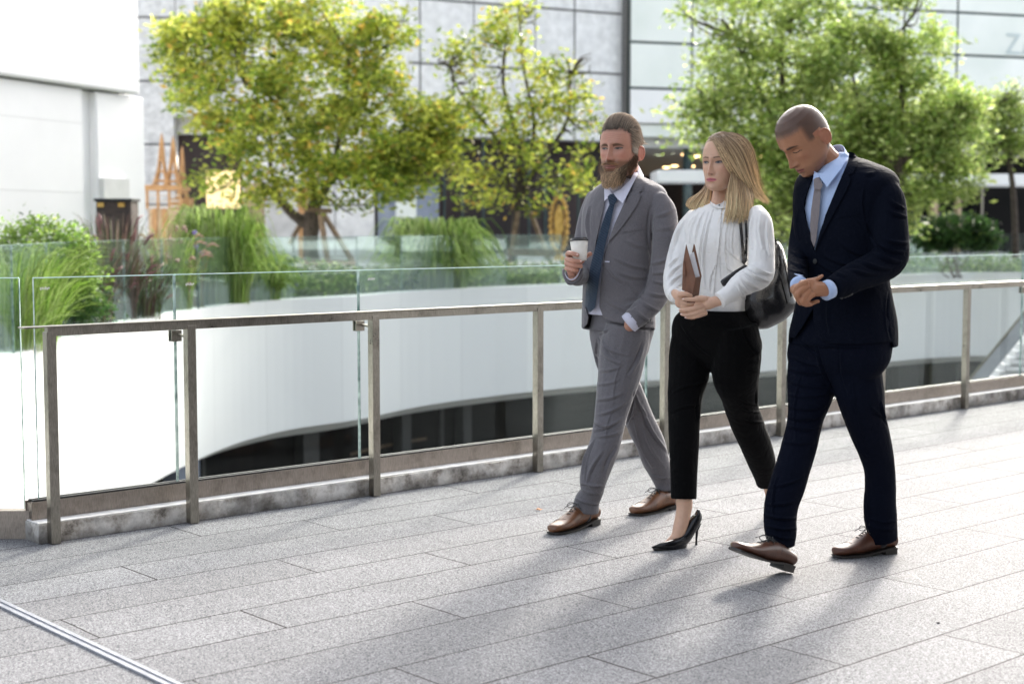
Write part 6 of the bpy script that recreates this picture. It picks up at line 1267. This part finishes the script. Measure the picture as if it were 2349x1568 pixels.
            root = np.array([.21, .135, .08]); sk = np.clip((streak - .15) * 2.2, 0, 1); end = np.array([.84, .63, .37]) * sk + np.array([.34, .22, .12]) * (1 - sk); w2 = np.clip(np.linspace(-.15, 1.25, K), 0, 1)[:, None] ** .9
            ql = hd.loc(pth); ax3 = np.array([.084, .1085, .130]) * (1 + r.uniform(-.012, .055)); nq = np.linalg.norm((ql - [0, -.004, 0]) / ax3, axis=1); push = (nq < 1) & (ql[:, 2] > -.07); fz = np.where(push, 1 / np.maximum(nq, .3), 1)[:, None]; ql = (ql - [0, -.004, 0]) * fz + [0, -.004, 0]; pth = hd.w(ql)
            P_.append(pth); Cc.append((root * (1 - w2) + end * w2) * tn * 1.12)
    V, Fc, c = strands(np.array(P_), r.uniform(.0006, .0013, len(P_)), np.array(Cc), 3, .25); mk('hair_strands', V, Fc, M_hair, ho, True, np.clip(c, 0, .9))
    # handbag: hangs from her shoulder, a thing of its own
    bag = empty('handbag', z3.P(860, 1300, 6.33), 'black leather shoulder bag hanging behind the elbow of the blonde woman', 'handbag')
    V, Fc = pillow(z3, [(880, 900), (905, 850), (950, 905), (985, 1060), (1020, 1200), (1050, 1290), (1010, 1350), (950, 1405), (880, 1440), (820, 1462), (740, 1456), (690, 1400), (666, 1310), (668, 1230), (740, 1150), (850, 1050)], 6.36, .075, 14)
    q = V.copy(); V = V + (np.sin(q[:, [0]] * 60 + q[:, [2]] * 35) * .0025 + np.sin(q[:, [2]] * 90 - q[:, [0]] * 30) * .0018) * np.array([0, 1, 0]); mk('bag_body', V, Fc, M_bag, bag); bt = bvh(V, Fc)
    for pl in ([(890, 1000), (898, 998), (945, 1120), (985, 1275), (978, 1282), (938, 1130)], [(930, 905), (938, 900), (975, 1040), (1012, 1230), (1004, 1236), (968, 1050)]): piece('seam', z3, pl, bt, M_black, bag, .002, .003, 12, fallY=6.33)
    piece('bag_strap', z3, [(886, 818), (905, 860), (946, 968), (930, 978), (918, 968), (895, 905), (884, 860)], bt, M_bag, bag, .006, .006, 12, fallY=6.30)
    piece('bag_strap', z3, [(634, 690), (656, 690), (664, 800), (668, 870), (688, 985), (668, 1016), (656, 990), (648, 860)], full, M_bag, bag, .006, .005, 12); piece('bag_strap', z3, [(675, 700), (693, 700), (697, 850), (692, 985), (684, 960), (680, 840)], full, M_bag, bag, .005, .005, 12)
    bevel(mk('bag_flap', *plate(z3, [(514, 1138, 6.13), (526, 1122, 6.13), (610, 1064, 6.145), (690, 1016, 6.17), (730, 1040, 6.17), (650, 1110, 6.14), (545, 1172, 6.125), (532, 1168, 6.125)], .012), M_bag, bag, False), .003)
    # folder held in her right hand
    fo = empty('document_folder', z3.P(300, 1200, 6.11), 'brown leather document folder with papers held upright by the blonde woman', 'folder')
    for nm, pts, th, m_ in (('back_cover', [(320, 866, 6.135), (327, 870, 6.135), (376, 1092, 6.125), (346, 1240, 6.12), (330, 1396, 6.12), (296, 1396, 6.125), (300, 1150, 6.13), (306, 940, 6.135)], .004, M_folder), ('papers', [(296, 936, 6.120), (322, 922, 6.128), (364, 1096, 6.118), (350, 1220, 6.11), (312, 1220, 6.10), (288, 1000, 6.115)], .006, M_paper),
                            ('front_cover', [(266, 866, 6.10), (331, 1102, 6.075), (312, 1240, 6.075), (282, 1390, 6.09), (262, 1200, 6.095), (237, 1188, 6.10), (243, 1005, 6.105)], .004, M_folder), ('spine', [(331, 1102, 6.072), (374, 1094, 6.118), (356, 1240, 6.118), (322, 1392, 6.11), (284, 1390, 6.088), (312, 1240, 6.072)], .004, M_folder)):
        bevel(mk(nm, *plate(z3, pts, th), m_, fo, False), .0015)
    bevel(mk('clasp_tab', *plate(z3, [(247, 985, 6.098), (256, 992, 6.096), (262, 1080, 6.090), (254, 1095, 6.092), (245, 1060, 6.097)], .004), M_folder, fo, False), .001)
# ---------------------------------------------------------------- man in the navy suit
def man_navy():
    Y0 = 5.93; t = empty('person', (G(1930, 1300)[0], 5.88, 0), 'man with a shaved head in a navy suit looking down at his clasped hands', 'person')
    hd = Head(z5.P(276, 264, 5.93), head_R(63, 37, 3), 1.12)
    Tz = [(430, 545, 352, 5.97, .9), (395, 590, 376, 5.965, .8), (335, 680, 412, 5.95, .66), (278, 775, 462, 5.94, .62), (244, 815, 525, 5.93, .60), (230, 805, 610, 5.93, .62), (226, 782, 710, 5.93, .66), (230, 762, 820, 5.93, .68), (240, 752, 930, 5.93, .68), (246, 755, 1040, 5.93, .70), (246, 772, 1140, 5.93, .72), (240, 792, 1240, 5.93, .74), (222, 812, 1340, 5.93, .74), (198, 820, 1440, 5.93, .74), (192, 818, 1524, 5.93, .74)]
    la = [(752, 552, 84, 5.80), (786, 640, 100, 5.77), (792, 760, 110, 5.75), (795, 880, 116, 5.74), (796, 985, 112, 5.73), (725, 1045, 106, 5.70), (610, 1095, 96, 5.65), (510, 1145, 86, 5.60), (440, 1178, 72, 5.57)]
    ra = [(290, 600, 58, 6.06), (262, 720, 60, 6.06), (244, 860, 62, 6.03), (234, 970, 64, 5.97), (230, 1050, 62, 5.86), (232, 1110, 60, 5.74), (240, 1160, 58, 5.65)]
    J = [torso(z5, Tz[1:], 50, p=2.4), limb(z5, la, m=34, ends='start'), limb(z5, ra, ends='start')]
    st = [(800, 640, 885, 690, 16, 6), (790, 700, 895, 740, 16, 6), (780, 880, 900, 900, 18, 7), (730, 910, 880, 960, 16, 7), (700, 950, 860, 1020, 18, 6), (620, 1010, 800, 1060, 18, 5), (560, 1060, 720, 1090, 18, 4), (645, 560, 650, 760, 13, -3.5), (650, 760, 725, 930, 13, -3.5), (640, 480, 700, 470, 24, 3), (500, 900, 640, 980, 26, 4), (400, 980, 600, 1040, 22, 4), (360, 1020, 520, 1100, 18, 4), (190, 950, 290, 990, 12, 6), (185, 1010, 290, 1050, 12, 6), (180, 1060, 280, 1090, 10, 5), (235, 700, 240, 880, 12, 4), (420, 1260, 440, 1480, 26, 3), (790, 1200, 800, 1480, 16, -4)]
    op1 = [(380, 330), (470, 300), (600, 326), (552, 366), (540, 400), (505, 480), (470, 562), (400, 730), (345, 930), (334, 955), (318, 872), (288, 790), (270, 690), (282, 615), (322, 498)]
    op2 = [(326, 1300), (326, 1360), (336, 1430), (372, 1488), (440, 1516), (620, 1520), (812, 1508), (830, 1600), (170, 1600), (186, 1476), (212, 1482), (270, 1392)]
    V, Fc = remesh(J, .0047, 8); V = wob(V, Fc, .0011, (45, 90), 11, (1, 1, .5)); V = folds(V, Fc, z5, st); full = bvh(V, Fc)
    V, Fc = cut(V, Fc, z5, op1); V, Fc = cut(V, Fc, z5, op2); jk = mk('jacket', V, Fc, M_navy, t); s = jk.modifiers.new('cloth', 'SOLIDIFY'); s.thickness = .003; s.offset = -1
    rl = [(560, 60, 120, 6.02), (530, 250, 138, 6.00), (525, 400, 138, 5.97), (497, 540, 108, 5.93), (478, 640, 101, 5.90), (458, 720, 104, 5.88), (420, 850, 103, 5.85), (386, 960, 105, 5.82), (356, 1050, 101, 5.80), (346, 1140, 97, 5.78), (350, 1215, 94, 5.77), (356, 1270, 84, 5.76), (368, 1318, 66, 5.75)]
    ll = [(750, 60, 160, 5.88), (762, 200, 158, 5.88), (790, 350, 148, 5.88), (808, 430, 140, 5.88), (835, 560, 120, 5.91), (868, 660, 111, 5.94), (899, 760, 99, 5.97), (918, 850, 90, 5.99), (925, 950, 89, 6.01), (921, 1050, 93, 6.02), (925, 1140, 96, 6.04), (935, 1205, 88, 6.06), (945, 1262, 82, 6.07)]
    Tr = [torso(z6, [(480, 950, -60, 5.93, .60), (455, 975, 0, 5.93, .62), (436, 975, 80, 5.93, .66), (418, 960, 150, 5.93, .62), (415, 940, 220, 5.93, .54), (440, 890, 290, 5.93, .44), (520, 820, 360, 5.93, .34)], 50, m=26), limb(z6, rl, ends=False, m=36), limb(z6, ll, ends=False, m=36)]
    st2 = [(400, 200, 590, 260, 14, 5), (395, 280, 610, 300, 14, 5), (390, 350, 640, 380, 16, 4), (390, 430, 640, 420, 16, 4), (392, 500, 600, 500, 14, 5), (388, 560, 580, 560, 14, 6), (385, 610, 570, 620, 14, 5), (360, 700, 540, 700, 16, 4), (470, 120, 570, 200, 10, -5), (560, 150, 665, 420, 10, -6), (300, 960, 480, 900, 16, 4), (270, 1060, 440, 1040, 16, 5), (255, 1120, 440, 1140, 15, 7), (260, 1180, 440, 1200, 14, 7), (290, 1230, 430, 1260, 12, 6), (930, 470, 965, 600, 10, 6), (870, 500, 950, 560, 12, 5), (860, 1000, 870, 1180, 14, 5), (840, 1130, 1010, 1160, 12, 6), (860, 1180, 1010, 1200, 12, 6), (790, 700, 850, 780, 12, 5), (700, 150, 740, 420, 18, 3), (330, 900, 310, 1150, 9, 4), (470, 300, 440, 700, 9, 2.5), (760, 300, 880, 780, 9, 2.5)]
    garment('trousers', Tr, z6, M_navy2, t, st2, seed=12)
    Sh = [torso(z5, [(430, 548, 345, 5.97, .9), (398, 590, 376, 5.965, .8), (338, 678, 412, 5.95, .66)] + [(a + 4, b - 4, c, d, e) for a, b, c, d, e in Tz[3:11]], 50, shrink=.011, p=2.4)]
    Vs, Fs = remesh(Sh, .008, 3); shf = mk('shirt', Vs, Fs, M_bshirt, t); stree = bvh(Vs, Fs)
    piece('collar', z5, [(520, 352), (546, 372), (500, 450), (415, 560), (388, 522), (366, 494), (404, 470), (450, 420), (496, 360)], full, M_bshirt, shf, .010, .004, 9, lift=lambda x, y: .012); piece('collar', z5, [(332, 482), (345, 478), (368, 495), (352, 512), (334, 548), (330, 520)], full, M_bshirt, shf, .008, .004, 7, lift=lambda x, y: .014)
    tie = piece('tie', z5, [(338, 568), (378, 570), (374, 640), (368, 720), (358, 800), (350, 880), (336, 925), (318, 880), (312, 790), (318, 700), (328, 630)], stree, M_tie2, t, .010, .005, 12, lift=lambda x, y: .010); bevel(tie, .0015)
    piece('tie_knot', z5, [(334, 514), (350, 504), (366, 502), (392, 546), (378, 574), (338, 572)], stree, M_tie2, tie, .012, .010, 7, lift=lambda x, y: .018)
    for nm, pl in (('lapel', [(515, 480), (540, 482), (560, 510), (530, 580), (470, 690), (410, 800), (365, 890), (338, 948), (372, 820), (430, 670), (490, 540)]), ('collar_leaf', [(545, 340), (580, 350), (602, 386), (592, 430), (570, 475), (545, 484), (516, 474), (540, 400)]), ('lapel', [(320, 500), (300, 560), (274, 640), (270, 700), (290, 790), (318, 870), (333, 945), (300, 900), (265, 820), (246, 720), (250, 620), (280, 540)])):
        bevel(piece(nm, z5, pl, full, M_navy, jk, .004, .0045, 10), .0015)
    piece('breast_pocket', z5, [(480, 722), (602, 708), (604, 728), (482, 744)], full, M_navy, jk, .002, .002, 12)
    button(z5, 342, 1012, full, jk, .010, M_black, .005)
    for x, y in ((502, 1236), (522, 1227), (541, 1219), (558, 1211)): button(z5, x, y, full, jk, .0062, M_black, .003)
    mk('shirt_cuff', *tube([z5.P(430, 1180, 5.56), z5.P(395, 1195, 5.545)], [z5.r(60, 5.56), z5.r(60, 5.55)], 28), M_bshirt, t)
    c = z5.P(236, 1150, 5.645); mk('shirt_cuff', *tube([z5.P(234, 1135, 5.70), z5.P(244, 1172, 5.615)], [z5.r(57, 5.65), z5.r(54, 5.62)], 28), M_bshirt, t)
    band('collar_stand', z5, (374, 506, 5.86), (490, 330, 6.05), .064, 50, M_bshirt, shf, h=.024)
    sock(z6, [(352, 1200, 48, 5.76), (356, 1280, 34, 5.735), (360, 1320, 30, 5.73)], t); sock(z6, [(930, 1150, 50, 6.05), (930, 1220, 46, 6.08), (927, 1275, 42, 6.08)], t)
    # body
    HV, HF = head_grid(); parts = [(hd.w(HV), HF)]
    for sd_ in (1, -1): parts += [(hd.w(v), f) for v, f in ear(sd_, -.018)]
    parts.append(limb(z5, [(345, 330, 88, 5.95), (400, 390, 84, 5.96), (455, 450, 90, 5.965), (500, 560, 110, 5.96), (520, 800, 150, 5.95), (520, 1300, 150, 5.95)]))
    parts.append(limb(z5, [(600, 560, 70, 5.9)] + [(a, b, c_ * .5, d) for a, b, c_, d in la])); parts.append(limb(z5, [(420, 580, 60, 6.0)] + [(a, b, c_ * .5, d) for a, b, c_, d in ra]))
    parts.append(limb(z6, [(680, -60, 110, 5.95)] + [(a, b, c_ * .5, d) for a, b, c_, d in rl[1:-1]])); parts.append(limb(z6, [(700, -60, 110, 5.90)] + [(a, b, c_ * .5, d) for a, b, c_, d in ll[1:-1]]))
    Yh = 5.52
    parts += [ellipsoid(z9.P(830, 680, Yh + .018), (z9.r(300, Yh), .019, z9.r(285, Yh)), n=24, m=16)]
    parts += fingers(z9, [[(1330, 720, 190, Yh + .03), (1180, 700, 210, Yh + .025), (1000, 690, 220, Yh + .02)], [(720, 520, 100, Yh), (570, 590, 92, Yh - .004), (450, 690, 80, Yh - .004), (420, 800, 72, Yh + .008), (440, 900, 62, Yh + .02)], [(740, 640, 100, Yh), (600, 720, 95, Yh - .010), (480, 850, 84, Yh - .012), (500, 980, 76, Yh - .002), (570, 1100, 62, Yh + .012)],
                          [(800, 780, 95, Yh), (680, 900, 88, Yh - .010), (640, 1040, 80, Yh - .012), (720, 1130, 70, Yh), (840, 1130, 58, Yh + .010)], [(900, 860, 85, Yh), (800, 960, 76, Yh - .006), (760, 1070, 68, Yh - .006), (840, 1120, 56, Yh + .004)]])
    parts += fingers(z9, [[(620, 560, 120, Yh + .05), (850, 470, 80, Yh + .035), (1010, 425, 62, Yh + .025), (1110, 375, 54, Yh + .020), (1180, 325, 46, Yh + .018)], [(700, 1060, 70, Yh + .045), (880, 1090, 62, Yh + .035), (1020, 1050, 56, Yh + .022), (1070, 1040, 50, Yh + .018)], [(640, 1110, 66, Yh + .05), (800, 1140, 58, Yh + .03), (900, 1110, 52, Yh + .02)], [(420, 700, 150, Yh + .10), (560, 720, 200, Yh + .07), (700, 800, 200, Yh + .055)]])
    def scalp(mix, x, y, z, near):
        near = near * ~((np.abs(x) > .0735) & (y > -.045) & (y < .012) & (z > -.05) & (z < .024)); line = .058 - .05 * smst(np.abs(x), .045, .07) - .9 * 0; front = smst(z + np.random.default_rng(2).normal(size=len(z)) * .0025, .050, .076) * (y > .0); side = (y <= .045) * (np.abs(x) < .079) * smst(z, -.004, .018) * smst(-y, -.050, -.022); back = (y < -.02) * smst(z, -.075, -.055)
        mix(near * np.clip(np.maximum(np.maximum(front, side), back), 0, 1) * .84, (.050, .034, .029)); mix(near * np.clip(np.maximum(np.maximum(front, side), back), 0, 1) * np.random.default_rng(1).random(len(x)) * .35, (.12, .08, .065)); mix(near * (y > 0) * smst(-z, .06, .075) * .28, (.12, .07, .05))
        mix(near * np.exp(-((x - .049) / .0022) ** 2 - ((z + .004) / .0022) ** 2) * (y > 0) * .9, (.05, .02, .015))
    ob = body_mesh('body', parts, hd, M_skin2, t, lambda V: skin_cols(V, hd, (.34, .162, .090), (.27, .095, .075), (.030, .018, .013), eyes='shut', stubble=scalp, cheek=(.36, .14, .09), brow_t=1.35, liner=(.025, .014, .010)))
    # cropped stubble on the scalp
    r = np.random.default_rng(4); P_ = []; Cc = []
    HV3, _ = head_grid(100, 80)
    sel = HV3[(HV3[:, 2] < .112) & (HV3[:, 2] > -.005) & ((HV3[:, 1] < .035) | (HV3[:, 2] > .070)) | ((HV3[:, 1] < -.03) & (HV3[:, 2] > -.05))]
    for i in range(5200):
        q = sel[r.integers(len(sel))] + r.normal(size=3) * .0025; n_ = q / np.linalg.norm(q); b0 = q * .999
        P_.append(np.stack([b0, b0 + n_ * .0005 + [0, .0003, -.0002], b0 + n_ * .0009 + [0, .0006, -.0004]])); Cc.append(np.tile(np.array([.05, .036, .032]) * r.uniform(.4, 1.8), (3, 1)))
    V, Fc, c = strands(hd.w(np.array(P_).reshape(-1, 3)).reshape(-1, 3, 3), .00055, np.array(Cc), 3, .5); mk('stubble_hair', V, Fc, M_hair, t, True, c)
    shoe(z6, P(*z6.xy(66, 1326), 5.55), G(1812, 1312), .047, t, M_shoe2, H=.080)
    shoe(z6, G(*z6.xy(650, 1368)), G(*z6.xy(1012, 1335)), .047, t, M_shoe2)
man_grey(); woman(); man_navy()
